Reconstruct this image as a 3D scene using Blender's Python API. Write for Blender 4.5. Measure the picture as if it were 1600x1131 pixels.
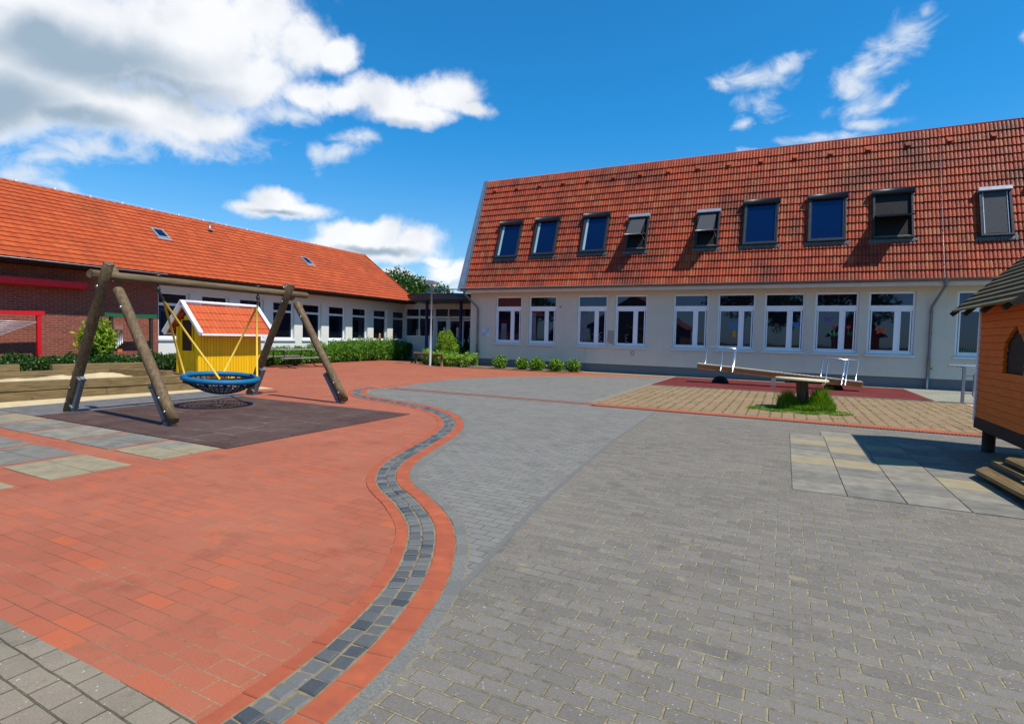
import bpy, math, random
import numpy as np
from mathutils import Vector, Matrix, Euler
random.seed(7); rng = np.random.default_rng(7)
R = math.radians
for o in list(bpy.data.objects): bpy.data.objects.remove(o)
S = bpy.context.scene; COL = S.collection

# ---------------------------------------------------------------- camera
cam = bpy.data.objects.new('camera', bpy.data.cameras.new('camera')); COL.objects.link(cam)
yaw, pit, rol = .462250357, .0458856054, .0244379201
fwd = Vector((-math.sin(yaw)*math.cos(pit), math.cos(yaw)*math.cos(pit), -math.sin(pit)))
rt = Vector((math.cos(yaw), math.sin(yaw), 0)); up = rt.cross(fwd)
r2 = rt*math.cos(rol) + up*math.sin(rol); u2 = -rt*math.sin(rol) + up*math.cos(rol)
cam.matrix_world = Matrix(((r2.x, u2.x, -fwd.x, 0), (r2.y, u2.y, -fwd.y, 0), (r2.z, u2.z, -fwd.z, 1.6), (0, 0, 0, 1)))
cam.data.sensor_width = 36; cam.data.sensor_fit = 'HORIZONTAL'; cam.data.lens = 36*855.25/1600
cam.data.clip_start = .05; cam.data.clip_end = 3000
S.camera = cam

# ---------------------------------------------------------------- light
SUN = Vector((.58, -.14, 1)).normalized()
sl = bpy.data.lights.new('sun', 'SUN'); sl.energy = 5.0; sl.angle = R(.55); sl.color = (1, .94, .84)
so = bpy.data.objects.new('sun', sl); COL.objects.link(so)
so.rotation_euler = SUN.to_track_quat('Z', 'Y').to_euler()
S.view_settings.view_transform = 'Standard'; S.view_settings.look = 'None'
S.view_settings.exposure = 0.15; S.view_settings.gamma = 1

# ---------------------------------------------------------------- sky with clouds (by world direction)
CUM = [(-64.7738, 21.8973, -158.3618, 0.2294, 0.092), (-55.2888, 24.4056, -147.7469, 0.1462, 0.1052), (-67.1624, 17.2676, -160.9692, 0.1522, 0.0593), (-61.0, 17.6389, -178.9714, 0.153, 0.0516), (-56.7881, 17.529, -167.1155, 0.092, 0.0303), (-47.7944, 25.1925, -127.1789, 0.0549, 0.0458), (-51.665, 27.043, -152.2376, 0.0748, 0.0525), (-44.8968, 25.0153, -165.743, 0.0456, 0.0273), (-51.648, 21.7871, -162.5651, 0.0718, 0.0424), (-39.7031, 22.4685, -172.0936, 0.0809, 0.037), (-34.1237, 22.95, -173.8666, 0.0645, 0.0395), (-37.4808, 21.1615, -174.3939, 0.0984, 0.0249), (-47.1943, 21.5129, -179.0603, 0.0645, 0.0239), (-43.667, 21.4767, -175.8425, 0.0486, 0.0223), (-32.024, 21.8773, 176.486, 0.0504, 0.0174), (-49.8569, 11.9181, -171.6939, 0.0558, 0.0259), (-48.841, 11.3336, -173.4851, 0.0762, 0.0202), (-51.887, 10.7715, -172.3133, 0.0411, 0.0158), (-42.3178, 9.7477, -175.4545, 0.0891, 0.0278), (-39.8319, 9.917, -166.4402, 0.037, 0.0323), (-36.9643, 9.524, -175.869, 0.0554, 0.0307), (-40.4406, 8.5076, -176.3654, 0.1191, 0.024), (-43.5415, 9.9019, -172.6506, 0.0356, 0.0233), (-44.7354, 8.5905, -174.9814, 0.0519, 0.0213), (-33.0163, 6.9572, -177.6052, 0.0501, 0.0203), (-38.7022, 6.0698, -176.8244, 0.0332, 0.0145), (-34.671, 7.9205, -177.2208, 0.0293, 0.0112), (-49.9222, 1.052, -177.9961, 0.1575, 0.0192)]
WISP = [(-56.7919, 15.8366, -175.5676, 0.1236, 0.0236), (-64.8578, 13.8519, -171.9567, 0.1178, 0.0216), (-67.2192, 12.6826, -154.3341, 0.0491, 0.0151), (-65.2657, 13.3341, -164.2645, 0.0351, 0.0162), (-67.9841, 11.3507, -166.1724, 0.0456, 0.0176), (-66.0841, 10.9057, 171.8038, 0.0394, 0.0122), (-44.2208, 17.2999, -165.1493, 0.0611, 0.0154), (-46.578, 16.7385, -107.6457, 0.021, 0.0199), (-48.6049, 19.4586, -169.8863, 0.0565, 0.0183), (-42.423, 18.6224, -172.9927, 0.0507, 0.0136), (-4.1622, 23.2708, 179.8955, 0.0528, 0.0214), (-1.2082, 23.9869, -152.0978, 0.0308, 0.0112), (-3.2369, 21.28, 167.0297, 0.033, 0.0194), (-6.4092, 22.9299, 171.6647, 0.0281, 0.0106), (-4.5623, 19.8673, -167.2985, 0.0222, 0.0097), (8.1864, 24.2363, -141.6857, 0.0468, 0.0256), (6.905, 23.4214, 177.6818, 0.0346, 0.0247), (4.8715, 22.6963, -152.0304, 0.0347, 0.0197), (3.9587, 21.9263, 160.2229, 0.0327, 0.02), (5.0092, 20.062, -175.7249, 0.0465, 0.0193), (7.067, 20.403, -156.6544, 0.0206, 0.0107), (5.7812, 18.7148, 168.7708, 0.0395, 0.0117), (1.9337, 18.0391, 177.0308, 0.0754, 0.0108), (9.6022, 25.5884, -144.9989, 0.0176, 0.0166), (15.3153, 22.3746, 116.0629, 0.0126, 0.0084), (-33.3171, 5.517, -177.9242, 0.1256, 0.0182), (-37.2143, 5.0422, -177.5728, 0.0784, 0.0158), (-3.9091, 17.8179, 173.5063, 0.0281, 0.0075)]
GREY = [(-63.5578, 20.9356, -171.0453, 0.1773, 0.0466), (-69.364, 16.0024, -157.8861, 0.1004, 0.0504), (-60.085, 19.9994, -178.0294, 0.1464, 0.0379), (-64.8357, 16.0364, -179.5516, 0.0997, 0.0293), (-37.4542, 19.6611, -174.7724, 0.0942, 0.0196), (-40.4374, 8.2573, -176.5089, 0.0975, 0.0109), (-49.9634, 10.7508, -173.7804, 0.0577, 0.0081), (-67.1117, 21.1777, -156.4138, 0.079, 0.0342)]
W = bpy.data.worlds.new('World'); S.world = W; W.use_nodes = True
nt = W.node_tree; nt.nodes.clear()
def N(t, **k):
    n = nt.nodes.new(t)
    for a, b in k.items(): setattr(n, a, b)
    return n
def setin(n, i, v):
    if hasattr(v, 'is_output') or isinstance(v, bpy.types.NodeSocket): nt.links.new(v, n.inputs[i])
    else: n.inputs[i].default_value = v
def mth(op, a, b=0.0, c=None, clamp=False):
    n = N('ShaderNodeMath', operation=op); n.use_clamp = clamp
    setin(n, 0, a); setin(n, 1, b)
    if c is not None: setin(n, 2, c)
    return n.outputs[0]
def sstep(x, a, b):
    n = N('ShaderNodeMapRange'); n.interpolation_type = 'SMOOTHSTEP'
    setin(n, 0, x); n.inputs[1].default_value = a; n.inputs[2].default_value = b
    return n.outputs[0]
def noise(vec, sc, det, rough, dist=0.0):
    n = N('ShaderNodeTexNoise'); setin(n, 'Vector', vec)
    n.inputs['Scale'].default_value = sc; n.inputs['Detail'].default_value = det
    n.inputs['Roughness'].default_value = rough; n.inputs['Distortion'].default_value = dist
    return n
def cmix(f, a, b, bt='MIX'):
    n = N('ShaderNodeMix'); n.data_type = 'RGBA'; n.blend_type = bt
    setin(n, 0, f); setin(n, 6, a); setin(n, 7, b)
    return n.outputs[2]
geo = N('ShaderNodeTexCoord').outputs['Generated']
def field(blobs, vec):
    acc = None
    for az, el, th, ra, rb in blobs:
        a, e = R(az), R(el)
        c = Vector((math.sin(a)*math.cos(e), math.cos(a)*math.cos(e), math.sin(e)))
        E_ = Vector((math.cos(a), -math.sin(a), 0)); N_ = E_.cross(c)
        if N_.z < 0: N_ = -N_
        t = R(th); ux = E_*math.cos(t) + N_*math.sin(t); uy = -E_*math.sin(t) + N_*math.cos(t); uz = ux.cross(uy)
        m = Matrix((ux, uy, uz)).transposed()
        mp = N('ShaderNodeMapping', vector_type='TEXTURE'); setin(mp, 0, vec)
        mp.inputs[1].default_value = c; mp.inputs[2].default_value = m.to_euler(); mp.inputs[3].default_value = (ra, rb, .5)
        ln = N('ShaderNodeVectorMath', operation='LENGTH'); setin(ln, 0, mp.outputs[0])
        f = mth('SUBTRACT', 1.0, ln.outputs['Value'])
        acc = f if acc is None else mth('SMOOTH_MAX', acc, f, .12)
    return acc
sky = N('ShaderNodeTexSky', sky_type='NISHITA'); sky.sun_disc = False
sky.sun_elevation = math.asin(SUN.z); sky.sun_rotation = math.atan2(SUN.x, SUN.y)
sky.air_density = 1.0; sky.dust_density = .3; sky.ozone_density = 2.5; sky.altitude = 0
# wind-blown edges: shift the lookup direction by noise
wn = noise(geo, 9, 5, .55)
wv = N('ShaderNodeVectorMath', operation='SUBTRACT'); setin(wv, 0, wn.outputs['Color']); wv.inputs[1].default_value = (.5, .5, .5)
ws = N('ShaderNodeVectorMath', operation='SCALE'); setin(ws, 0, wv.outputs[0]); ws.inputs['Scale'].default_value = .055
gv = N('ShaderNodeVectorMath', operation='ADD'); setin(gv, 0, geo); setin(gv, 1, ws.outputs[0]); gv = gv.outputs[0]
billow = noise(geo, 15, 10, .64, .1).outputs['Fac']
cum = mth('ADD', field(CUM, gv), mth('MULTIPLY', mth('SUBTRACT', billow, .5), 1.35))
cumA = mth('MULTIPLY', sstep(cum, -.14, .55), .97)
stretch = N('ShaderNodeMapping'); setin(stretch, 0, geo); stretch.inputs[2].default_value = (0, R(25), R(20)); stretch.inputs[3].default_value = (1, 1, 1.6)
streak = noise(stretch.outputs[0], 17, 9, .62, .6).outputs['Fac']
wsp = mth('ADD', field(WISP, gv), mth('MULTIPLY', mth('SUBTRACT', streak, .55), 3.0))
wspA = mth('MULTIPLY', sstep(wsp, -.3, 1.15), .9)
soft = noise(geo, 6, 5, .5).outputs['Fac']
grey = mth('ADD', field(GREY, gv), mth('MULTIPLY', mth('SUBTRACT', soft, .5), .6))
greyA = mth('MULTIPLY', sstep(grey, -.15, .8), sstep(cum, .0, .6))
lump = noise(geo, 8, 5, .5).outputs['Fac']
white = cmix(sstep(lump, .25, .6), (.66, .70, .76, 1), (.90, .91, .93, 1))
ccol = cmix(greyA, white, (.33, .43, .53, 1))
# deepen the blue the way the photo's sky reads
sxyz = N('ShaderNodeSeparateXYZ'); setin(sxyz, 0, geo)
tcol = cmix(sstep(sxyz.outputs[2], .02, .38), (.95, 1.28, 1.48, 1), (.22, 1.32, 1.92, 1))
tint = cmix(1.0, sky.outputs[0], tcol, 'MULTIPLY')
K = .086
skyc = N('ShaderNodeVectorMath', operation='SCALE'); setin(skyc, 0, tint); skyc.inputs['Scale'].default_value = K
res = cmix(wspA, skyc.outputs[0], (.68, .75, .84, 1))
res = cmix(cumA, res, ccol)
bg = N('ShaderNodeBackground'); setin(bg, 0, res); bg.inputs[1].default_value = 1.0
out = N('ShaderNodeOutputWorld'); nt.links.new(bg.outputs[0], out.inputs[0])
W.cycles.sampling_method = 'MANUAL'; W.cycles.sample_map_resolution = 512

# ---------------------------------------------------------------- materials
def lin(c):
    c = c/255; return c/12.92 if c <= .04045 else ((c+.055)/1.055)**2.4
def C(r, g, b, k=1.0): return (lin(r)*k, lin(g)*k, lin(b)*k, 1)
MATS = {}
class Mat:
    def __init__(s, name):
        s.m = bpy.data.materials.new(name); s.m.use_nodes = True; s.t = s.m.node_tree
        s.b = s.t.nodes['Principled BSDF']; s.co = s.n('ShaderNodeTexCoord').outputs['Object']; MATS[name] = s.m
    def n(s, t, **k):
        n = s.t.nodes.new(t)
        for a, b in k.items(): setattr(n, a, b)
        return n
    def i(s, n, i, v):
        if isinstance(v, bpy.types.NodeSocket): s.t.links.new(v, n.inputs[i])
        else: n.inputs[i].default_value = v
    def noise(s, sc, det=4, rough=.55, vec=None, dist=0):
        n = s.n('ShaderNodeTexNoise'); s.i(n, 'Vector', vec or s.co); s.i(n, 'Scale', sc); s.i(n, 'Detail', det); s.i(n, 'Roughness', rough); s.i(n, 'Distortion', dist)
        return n.outputs['Fac']
    def map(s, sc=(1, 1, 1), rot=(0, 0, 0), loc=(0, 0, 0)):
        n = s.n('ShaderNodeMapping'); s.i(n, 0, s.co); s.i(n, 1, loc); s.i(n, 2, rot); s.i(n, 3, sc); return n.outputs[0]
    def mix(s, f, a, b, bt='MIX'):
        n = s.n('ShaderNodeMix', data_type='RGBA', blend_type=bt); s.i(n, 0, f); s.i(n, 6, a); s.i(n, 7, b); return n.outputs[2]
    def rng(s, v, a, b, c=0.0, d=1.0):
        n = s.n('ShaderNodeMapRange'); s.i(n, 0, v); s.i(n, 1, a); s.i(n, 2, b); s.i(n, 3, c); s.i(n, 4, d); return n.outputs[0]
    def math(s, op, a, b=0.0):
        n = s.n('ShaderNodeMath', operation=op); s.i(n, 0, a); s.i(n, 1, b); return n.outputs[0]
    def attr(s, name):
        n = s.n('ShaderNodeAttribute', attribute_name=name); return n.outputs['Fac']
    def bump(s, h, st=.3, d=.01):
        n = s.n('ShaderNodeBump'); s.i(n, 'Strength', st); s.i(n, 'Distance', d); s.i(n, 'Height', h)
        s.t.links.new(n.outputs[0], s.b.inputs['Normal'])
    def out(s, col=None, rough=None, metal=None, spec=None):
        if col is not None: s.i(s.b, 'Base Color', col)
        if rough is not None: s.i(s.b, 'Roughness', rough)
        if metal is not None: s.i(s.b, 'Metallic', metal)
        if spec is not None: s.i(s.b, 'Specular IOR Level', spec)
        return s.m
def k(c, f): return (c[0]*f, c[1]*f, c[2]*f, 1)
def plain(name, c, rough=.6, var=.12, sc=6, metal=0.0, bump=0.0, spec=.4):
    m = Mat(name); f = m.rng(m.noise(sc, 6), .3, .7)
    col = m.mix(f, k(c, 1-var), k(c, 1+var)); m.out(col, m.rng(m.noise(sc*3), .3, .7, max(rough-.08, .02), min(rough+.08, 1)), metal, spec)
    if bump: m.bump(m.noise(sc*12, 3), bump, .004)
    return m.m
def wood(name, c, dark, scale=(30, 30, 2), rough=.75):
    m = Mat(name); g = m.noise(1, 6, .65, m.map(scale)); big = m.noise(3, 3)
    col = m.mix(m.rng(g, .3, .72), dark, c); col = m.mix(m.rng(big, .35, .75, 0, .45), col, k(dark, 1.5))
    kn = m.n('ShaderNodeTexVoronoi'); m.i(kn, 'Vector', m.map((5, 5, 1.6))); m.i(kn, 'Scale', 1.0)
    col = m.mix(m.rng(kn.outputs['Distance'], .0, .12, .8, 0), col, k(dark, .45))
    m.out(col, rough, 0, .25); m.bump(g, .5, .006); return m.m
def leafmat(name, a, b, c):
    m = Mat(name); t = m.attr('tint')
    col = m.mix(m.rng(t, 0, .6), a, b); col = m.mix(m.rng(t, .6, 1), col, c)
    m.out(col, .42, 0, .45)
    tr = m.n('ShaderNodeBsdfTranslucent'); m.i(tr, 0, m.mix(1.0, col, (1.3, 1.5, .45, 1), 'MULTIPLY'))
    mx = m.n('ShaderNodeMixShader'); m.i(mx, 0, .32)
    m.t.links.new(m.b.outputs[0], mx.inputs[1]); m.t.links.new(tr.outputs[0], mx.inputs[2])
    m.t.links.new(mx.outputs[0], m.t.nodes['Material Output'].inputs[0]); return m.m
def mc_(c): return c
def paving(name, c1, c2, mortar, w, h, ms, rot=0.0, dirt=.35, speck=0.0, rough=.85, bumpst=.5, offset=.5, dirtc=None, mortar2=None, loc=(0, 0, 0), odd=None, wob=.004):
    m = Mat(name)
    wv = m.n('ShaderNodeTexNoise'); m.i(wv, 'Vector', m.co); m.i(wv, 'Scale', 5.0); m.i(wv, 'Detail', 3.0)
    ad = m.n('ShaderNodeVectorMath', operation='MULTIPLY_ADD'); m.i(ad, 0, wv.outputs['Color']); m.i(ad, 1, (wob*2, wob*2, 0)); m.i(ad, 2, m.map(rot=(0, 0, rot), loc=loc))
    b = m.n('ShaderNodeTexBrick', offset=offset); m.i(b, 'Vector', ad.outputs[0]); m.i(b, 'Scale', 1.0)
    m.i(b, 'Brick Width', w); m.i(b, 'Row Height', h); m.i(b, 'Mortar Size', ms); m.i(b, 'Mortar Smooth', .35); m.i(b, 'Bias', -.1)
    m.i(b, 'Color1', c1); m.i(b, 'Color2', c2)
    big = m.noise(.55, 5, .6); mid = m.noise(7, 5, .6)
    mc = m.mix(m.rng(m.noise(1.1, 4, .6), .42, .62), mortar, mortar2 or mortar)
    m.i(b, 'Mortar', (0, 0, 0, 1))
    col = b.outputs['Color']
    if odd:
        b2 = m.n('ShaderNodeTexBrick', offset=offset); m.i(b2, 'Vector', ad.outputs[0]); m.i(b2, 'Scale', 1.0)
        m.i(b2, 'Brick Width', w); m.i(b2, 'Row Height', h); m.i(b2, 'Mortar Size', 0.0); m.i(b2, 'Color1', (0, 0, 0, 1)); m.i(b2, 'Color2', (1, 1, 1, 1)); m.i(b2, 'Bias', -.2); m.i(b2, 'Mortar', (0, 0, 0, 1))
        col = m.mix(m.rng(b2.outputs['Color'], .55, .9, 0, .8), col, odd); col = m.mix(m.rng(b2.outputs['Color'], .0, .3, .6, 0), col, k(c2, .86))
    col = m.mix(m.rng(big, .38, .7, 0, dirt), col, dirtc or k(c2, .72))
    col = m.mix(m.rng(mid, .35, .75, 0, .35), col, k(c1, .82))
    col = m.mix(m.rng(m.noise(90, 3, .7), .35, .7, 0, .35), col, k(c1, 1.25))
    if speck:
        sp = m.n('ShaderNodeTexVoronoi'); m.i(sp, 'Vector', m.co); m.i(sp, 'Scale', 42.0)
        on = m.math('MULTIPLY', m.rng(sp.outputs['Distance'], .1, .2, 1, 0), m.rng(m.noise(15, 2), .52, .62))
        col = m.mix(m.math('MULTIPLY', on, speck), col, (.55, .55, .52, 1))
        col = m.mix(m.rng(m.noise(230, 2), .6, .75, 0, .6), col, (.06, .06, .06, 1))
    spl = m.rng(m.noise(2.3, 7, .68), .56, .68, 0, dirt*.8); col = m.mix(spl, col, k(c2, .62)); col = m.mix(m.rng(m.noise(4.1, 6, .7, m.map(loc=(9, 3, 0))), .58, .7, 0, dirt*.7), col, k(mc_(mortar), 1.0))
    col = m.mix(m.rng(m.noise(170, 2, .6), .3, .7), m.mix(1.0, col, (.82, .82, .82, 1), 'MULTIPLY'), m.mix(1.0, col, (1.14, 1.14, 1.14, 1), 'MULTIPLY'))
    mc = m.mix(m.rng(m.noise(55, 3, .7), .35, .65, .55, 0), mc, k(c2, .42))
    jf = m.math('MULTIPLY', b.outputs['Fac'], m.rng(m.noise(16, 5, .7), .36, .54, .5, 1))
    col = m.mix(jf, col, mc)
    m.out(col, m.rng(mid, .3, .7, rough-.1, min(1, rough+.08)), 0, .3)
    hh = m.math('SUBTRACT', m.math('MULTIPLY', m.noise(140, 3), .25), b.outputs['Fac'])
    m.bump(hh, bumpst, .006); return m.m

M_red = paving('red_clinker', C(188, 106, 76, .76), C(160, 86, 62, .74), C(104, 86, 60), .25, .115, .0034, dirt=.45,
               dirtc=C(194, 122, 92, .76), odd=C(214, 100, 52, .80), rough=.8, bumpst=.4, wob=.003, mortar2=C(160, 142, 108))
M_gray = paving('grey_fine_paver', C(122, 119, 112), C(101, 99, 93), C(76, 72, 62), .2, .1, .0038, dirt=.5, dirtc=C(126, 123, 115), speck=.35, bumpst=.7, mortar2=C(100, 96, 86))
M_coarse = paving('grey_block_paver', C(118, 112, 103), C(93, 88, 82), C(164, 149, 114), .2, .1, .0072, dirt=.5, dirtc=C(126, 119, 106), speck=.8, bumpst=1.1, mortar2=C(136, 124, 96), wob=.0035)
M_old = paving('old_grey_paver', C(124, 115, 98), C(88, 82, 72), C(84, 76, 58), .2, .13, .005, rot=R(2), dirt=.9, dirtc=C(150, 134, 116), speck=1.0, bumpst=1.2, mortar2=C(96, 92, 58), wob=.009)
M_mossy = paving('mossy_tan_paver', C(150, 121, 94), C(128, 99, 76), C(92, 96, 36), .2, .24, .017, rot=R(90), dirt=.5, dirtc=C(150, 130, 100), speck=.3, bumpst=.8, mortar2=C(126, 116, 72), offset=.5, wob=.006)
M_dark = paving('dark_grey_paver', C(88, 88, 92), C(108, 106, 106), C(150, 136, 108), .2, .1, .006, dirt=.5, dirtc=C(128, 118, 104), bumpst=.8)
M_rubber = paving('dark_rubber_tile', C(76, 52, 46), C(66, 46, 44), C(40, 30, 30), .5, .5, .008, dirt=.85, dirtc=C(96, 80, 70), rough=.95, bumpst=.5, offset=.5, mortar2=C(168, 152, 132))
M_redmat = paving('red_rubber_tile', C(98, 30, 28), C(86, 27, 26), C(74, 28, 26), .5, .5, .005, dirt=.4, dirtc=C(140, 64, 54), rough=.95, offset=.5)
M_brick = paving('brick_wall', C(150, 78, 62, .9), C(122, 62, 50, .9), C(176, 150, 128), .25, .083, .0075, dirt=.4, rough=.9, bumpst=.8)
def grass_ground():
    m = Mat('meadow'); a = m.noise(.4, 6); b = m.noise(9, 6)
    m.out(m.mix(m.rng(b, .3, .7), m.mix(m.rng(a, .4, .6), C(74, 96, 40), C(104, 108, 62)), C(60, 78, 34)), .95); m.bump(b, .8, .05); return m.m
M_meadow = grass_ground()
M_soil = plain('bed_soil', C(112, 92, 66), .95, .35, 9, bump=.9)
M_sand = plain('sand', C(206, 184, 142, .85), .95, .15, 5, bump=.9)
M_slabg = plain('slab_grey', C(126, 120, 106), .85, .24, 5, bump=.5)
M_slabd = plain('slab_blue_grey', C(112, 108, 98), .85, .24, 5, bump=.5)
M_slaby = plain('slab_tan', C(142, 130, 102), .85, .10, 5, bump=.5)
M_joint = plain('joint_sand', C(118, 104, 82), .95, .25, 20)
M_cob = Mat('basalt_cobble'); _t = M_cob.attr('tint')
M_cob.out(M_cob.mix(M_cob.noise(60, 5), M_cob.mix(_t, C(48, 52, 56), C(92, 94, 94)), M_cob.mix(_t, C(70, 74, 78), C(116, 112, 104))), .62, 0, .4); M_cob.bump(M_cob.noise(80, 4), .5, .005); M_cob = M_cob.m
M_redb = Mat('red_edge_brick'); _t = M_redb.attr('tint')
M_redb.out(M_redb.mix(M_redb.rng(M_redb.noise(8, 5), .3, .7), M_redb.mix(_t, C(188, 96, 62, .72), C(200, 104, 66, .74)), C(170, 88, 62, .72)), .8, 0, .3); M_redb.bump(M_redb.noise(120, 3), .3, .003); M_redb = M_redb.m
M_grayb = Mat('grey_edge_brick'); _t = M_grayb.attr('tint')
M_grayb.out(M_grayb.mix(M_grayb.rng(M_grayb.noise(70, 5), .35, .65), M_grayb.mix(_t, C(108, 107, 102), C(124, 122, 115)), C(100, 98, 93)), .85, 0, .3); M_grayb.bump(M_grayb.noise(120, 3), .4, .003); M_grayb = M_grayb.m

def render_wall(name, c, dirtc, lowc=None):
    m = Mat(name); f = m.rng(m.noise(1.3, 6, .6), .35, .7)
    col = m.mix(f, c, k(c, .93)); st = m.noise(1, 5, .6, m.map((3.5, 3.5, .35)))
    col = m.mix(m.rng(st, .56, .78, 0, .4), col, dirtc)
    m.out(col, .9, 0, .2); m.bump(m.noise(160, 3), .35, .004); return m.m
M_cream = render_wall('cream_render', C(200, 194, 178), C(172, 160, 136))
M_white = render_wall('white_render', C(222, 220, 212), C(210, 207, 200))
M_plinth = render_wall('grey_plinth', C(104, 108, 112), C(84, 88, 90))
M_pvc = plain('white_pvc', C(226, 230, 234), .35, .03, 4)
M_sillm = plain('sill_metal', C(200, 206, 212), .4, .05, 4)
M_trim = plain('pale_trim_board', C(200, 192, 180), .6, .08, 3)
M_zinc = plain('zinc_sheet', C(136, 146, 156), .42, .12, 3, metal=.55)
M_gutter = plain('grey_zinc_gutter', C(104, 100, 100), .5, .15, 3, metal=.4)
M_pipe = plain('downpipe_zinc', C(112, 118, 124), .5, .12, 4, metal=.4)
M_alu = plain('dark_aluminium', C(52, 56, 60), .42, .08, 5, metal=.35)
M_alul = plain('light_aluminium', C(170, 172, 176), .4, .06, 5, metal=.4)
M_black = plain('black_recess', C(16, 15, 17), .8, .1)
M_lead = plain('lead_apron', C(84, 92, 96), .6, .25, 9, metal=.2)
M_soffit = plain('dark_soffit_wood', C(44, 32, 28), .8, .2, 4)
M_cloth = plain('dark_shade_cloth', C(58, 60, 64), .8, .08, 8)
def glass(name, c, rough=.03, spec=.5):
    m = Mat(name); f = m.noise(.9, 2)
    m.i(m.b, 'Specular Tint', (.50, .62, 1, 1)); m.out(m.mix(f, k(c, .6), k(c, 1.3)), rough, 0, spec); m.bump(m.noise(1.2, 2), .06, .02); return m.m
M_glass = glass('dark_window_glass', C(14, 18, 28), .02, 1.0)
M_glassb = glass('roof_window_glass', C(6, 24, 58), .03, .85)  # blue base colour stands in for reflected sky
M_reveal = plain('pale_reveal', C(150, 176, 184), .6, .1)

def tiles(name, a, b, c, stain, st_amt):
    m = Mat(name); t = m.attr('tint'); col = m.mix(m.rng(t, 0, .7), a, b); col = m.mix(m.rng(t, .7, 1), col, c)
    s1 = m.noise(.5, 6, .65); s2 = m.noise(22, 5, .6)
    col = m.mix(m.rng(s1, .48, .7, 0, st_amt), col, stain); col = m.mix(m.rng(s2, .5, .75, 0, st_amt*.8), col, k(stain, .8))
    m.out(col, m.rng(s2, .3, .7, .5, .75), 0, .35); m.bump(s2, .25, .006); return m.m
M_tileL = tiles('orange_pantile', C(206, 90, 34, .72), C(194, 82, 32, .70), C(214, 100, 42, .72), C(150, 74, 36, .70), .45)
M_tileR = tiles('weathered_red_tile', C(198, 76, 28, .68), C(166, 58, 22, .66), C(190, 98, 52, .68), C(88, 42, 26, .65), .95)
M_ptile = tiles('playhouse_tile', C(210, 92, 40, .76), C(204, 88, 38, .74), C(214, 98, 46, .76), C(182, 80, 42, .7), .25)
M_logY = wood('weathered_beam', C(140, 118, 88, .9), C(78, 60, 42, .85), (30, 2, 30))
M_log = wood('weathered_log', C(140, 118, 88, .9), C(78, 60, 42, .85))
M_timber = wood('old_timber', C(152, 126, 86, .9), C(92, 74, 48, .85), (2, 22, 22))
M_timberY = wood('old_timber_long', C(152, 128, 88, .9), C(92, 76, 50, .85), (22, 2, 22))
M_greyw = wood('silvery_plank', C(158, 154, 144, .9), C(108, 104, 94, .85), (24, 2, 24))
M_seat = wood('silvery_slat', C(186, 178, 164), C(140, 130, 116), (20, 3, 20))
M_brown = wood('stained_beam', C(190, 130, 72), C(146, 94, 50), (2, 20, 20))
M_stump = wood('bark_stump', C(104, 88, 74), C(60, 50, 42), (16, 16, 2))
M_shoe = plain('galvanised_steel', C(120, 126, 130), .5, .1, 8, metal=.35)
M_chrome = plain('stainless_tube', C(190, 194, 198), .25, .04, 8, metal=.85)
M_chain = plain('chain_steel', C(70, 70, 74), .4, .2, 20, metal=.7)
M_yrope = plain('yellow_rope', C(226, 184, 66, .9), .7, .08, 30)
M_bluer = plain('blue_padding', C(0, 106, 152, .8), .6, .12, 8)
M_net = plain('dark_net_rope', C(26, 34, 52), .8, .2, 20)
M_yellow = Mat('yellow_boards'); _w = M_yellow.n('ShaderNodeSeparateXYZ'); M_yellow.i(_w, 0, M_yellow.co)
_bd = M_yellow.noise(1, 1, .5, M_yellow.map((9, 9, .3)))
M_yellow.out(M_yellow.mix(M_yellow.rng(_bd, .3, .7), C(236, 184, 8, .86), C(244, 196, 14, .92)), .5, 0, .35); M_yellow = M_yellow.m
M_wpaint = plain('white_painted_wood', C(228, 226, 230), .45, .05, 6)
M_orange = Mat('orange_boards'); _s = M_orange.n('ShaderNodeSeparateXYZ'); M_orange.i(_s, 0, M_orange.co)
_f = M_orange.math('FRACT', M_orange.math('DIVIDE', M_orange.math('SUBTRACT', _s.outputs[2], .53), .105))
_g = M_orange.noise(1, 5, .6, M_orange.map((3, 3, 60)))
_c = M_orange.mix(M_orange.rng(_g, .3, .7), C(242, 118, 0, .94), C(214, 98, 0, .88)); _c = M_orange.mix(M_orange.rng(_f, .0, .11, .75, 0), _c, C(60, 26, 8))  # dark line painted at each board joint stands in for shade under the lap
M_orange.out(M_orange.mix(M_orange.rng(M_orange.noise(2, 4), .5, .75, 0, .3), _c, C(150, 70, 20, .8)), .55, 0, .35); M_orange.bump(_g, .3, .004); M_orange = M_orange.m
M_shing = wood('grey_roof_board', C(134, 128, 96, .85), C(96, 90, 66, .8), (20, 2, 20))
M_dwood = wood('dark_stained_wood', C(70, 58, 48), C(42, 34, 30), (3, 3, 14))
M_redp = plain('red_paint', C(206, 14, 30, .9), .5, .08, 5)
M_greenp = plain('green_paint', C(24, 92, 60), .5, .1, 5)
M_navy = plain('navy_steel', C(24, 36, 88), .45, .08, 5)
M_navyf = plain('canopy_fascia', C(74, 84, 100), .45, .12, 2, metal=.3)
M_roofd = plain('canopy_membrane', C(60, 60, 66), .8, .15, 2)
M_lampm = plain('lamp_grey', C(146, 150, 156), .6, .06, 6)
M_leafH = leafmat('hedge_leaf', C(52, 96, 18, .95), C(88, 136, 28, .95), C(132, 172, 44, .95))
M_leafB = leafmat('laurel_leaf', C(96, 138, 34, .95), C(134, 170, 50, .95), C(176, 198, 92, .9))
M_leafL = leafmat('bush_leaf', C(66, 108, 24, .95), C(104, 144, 38, .95), C(160, 186, 80, .95))
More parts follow.
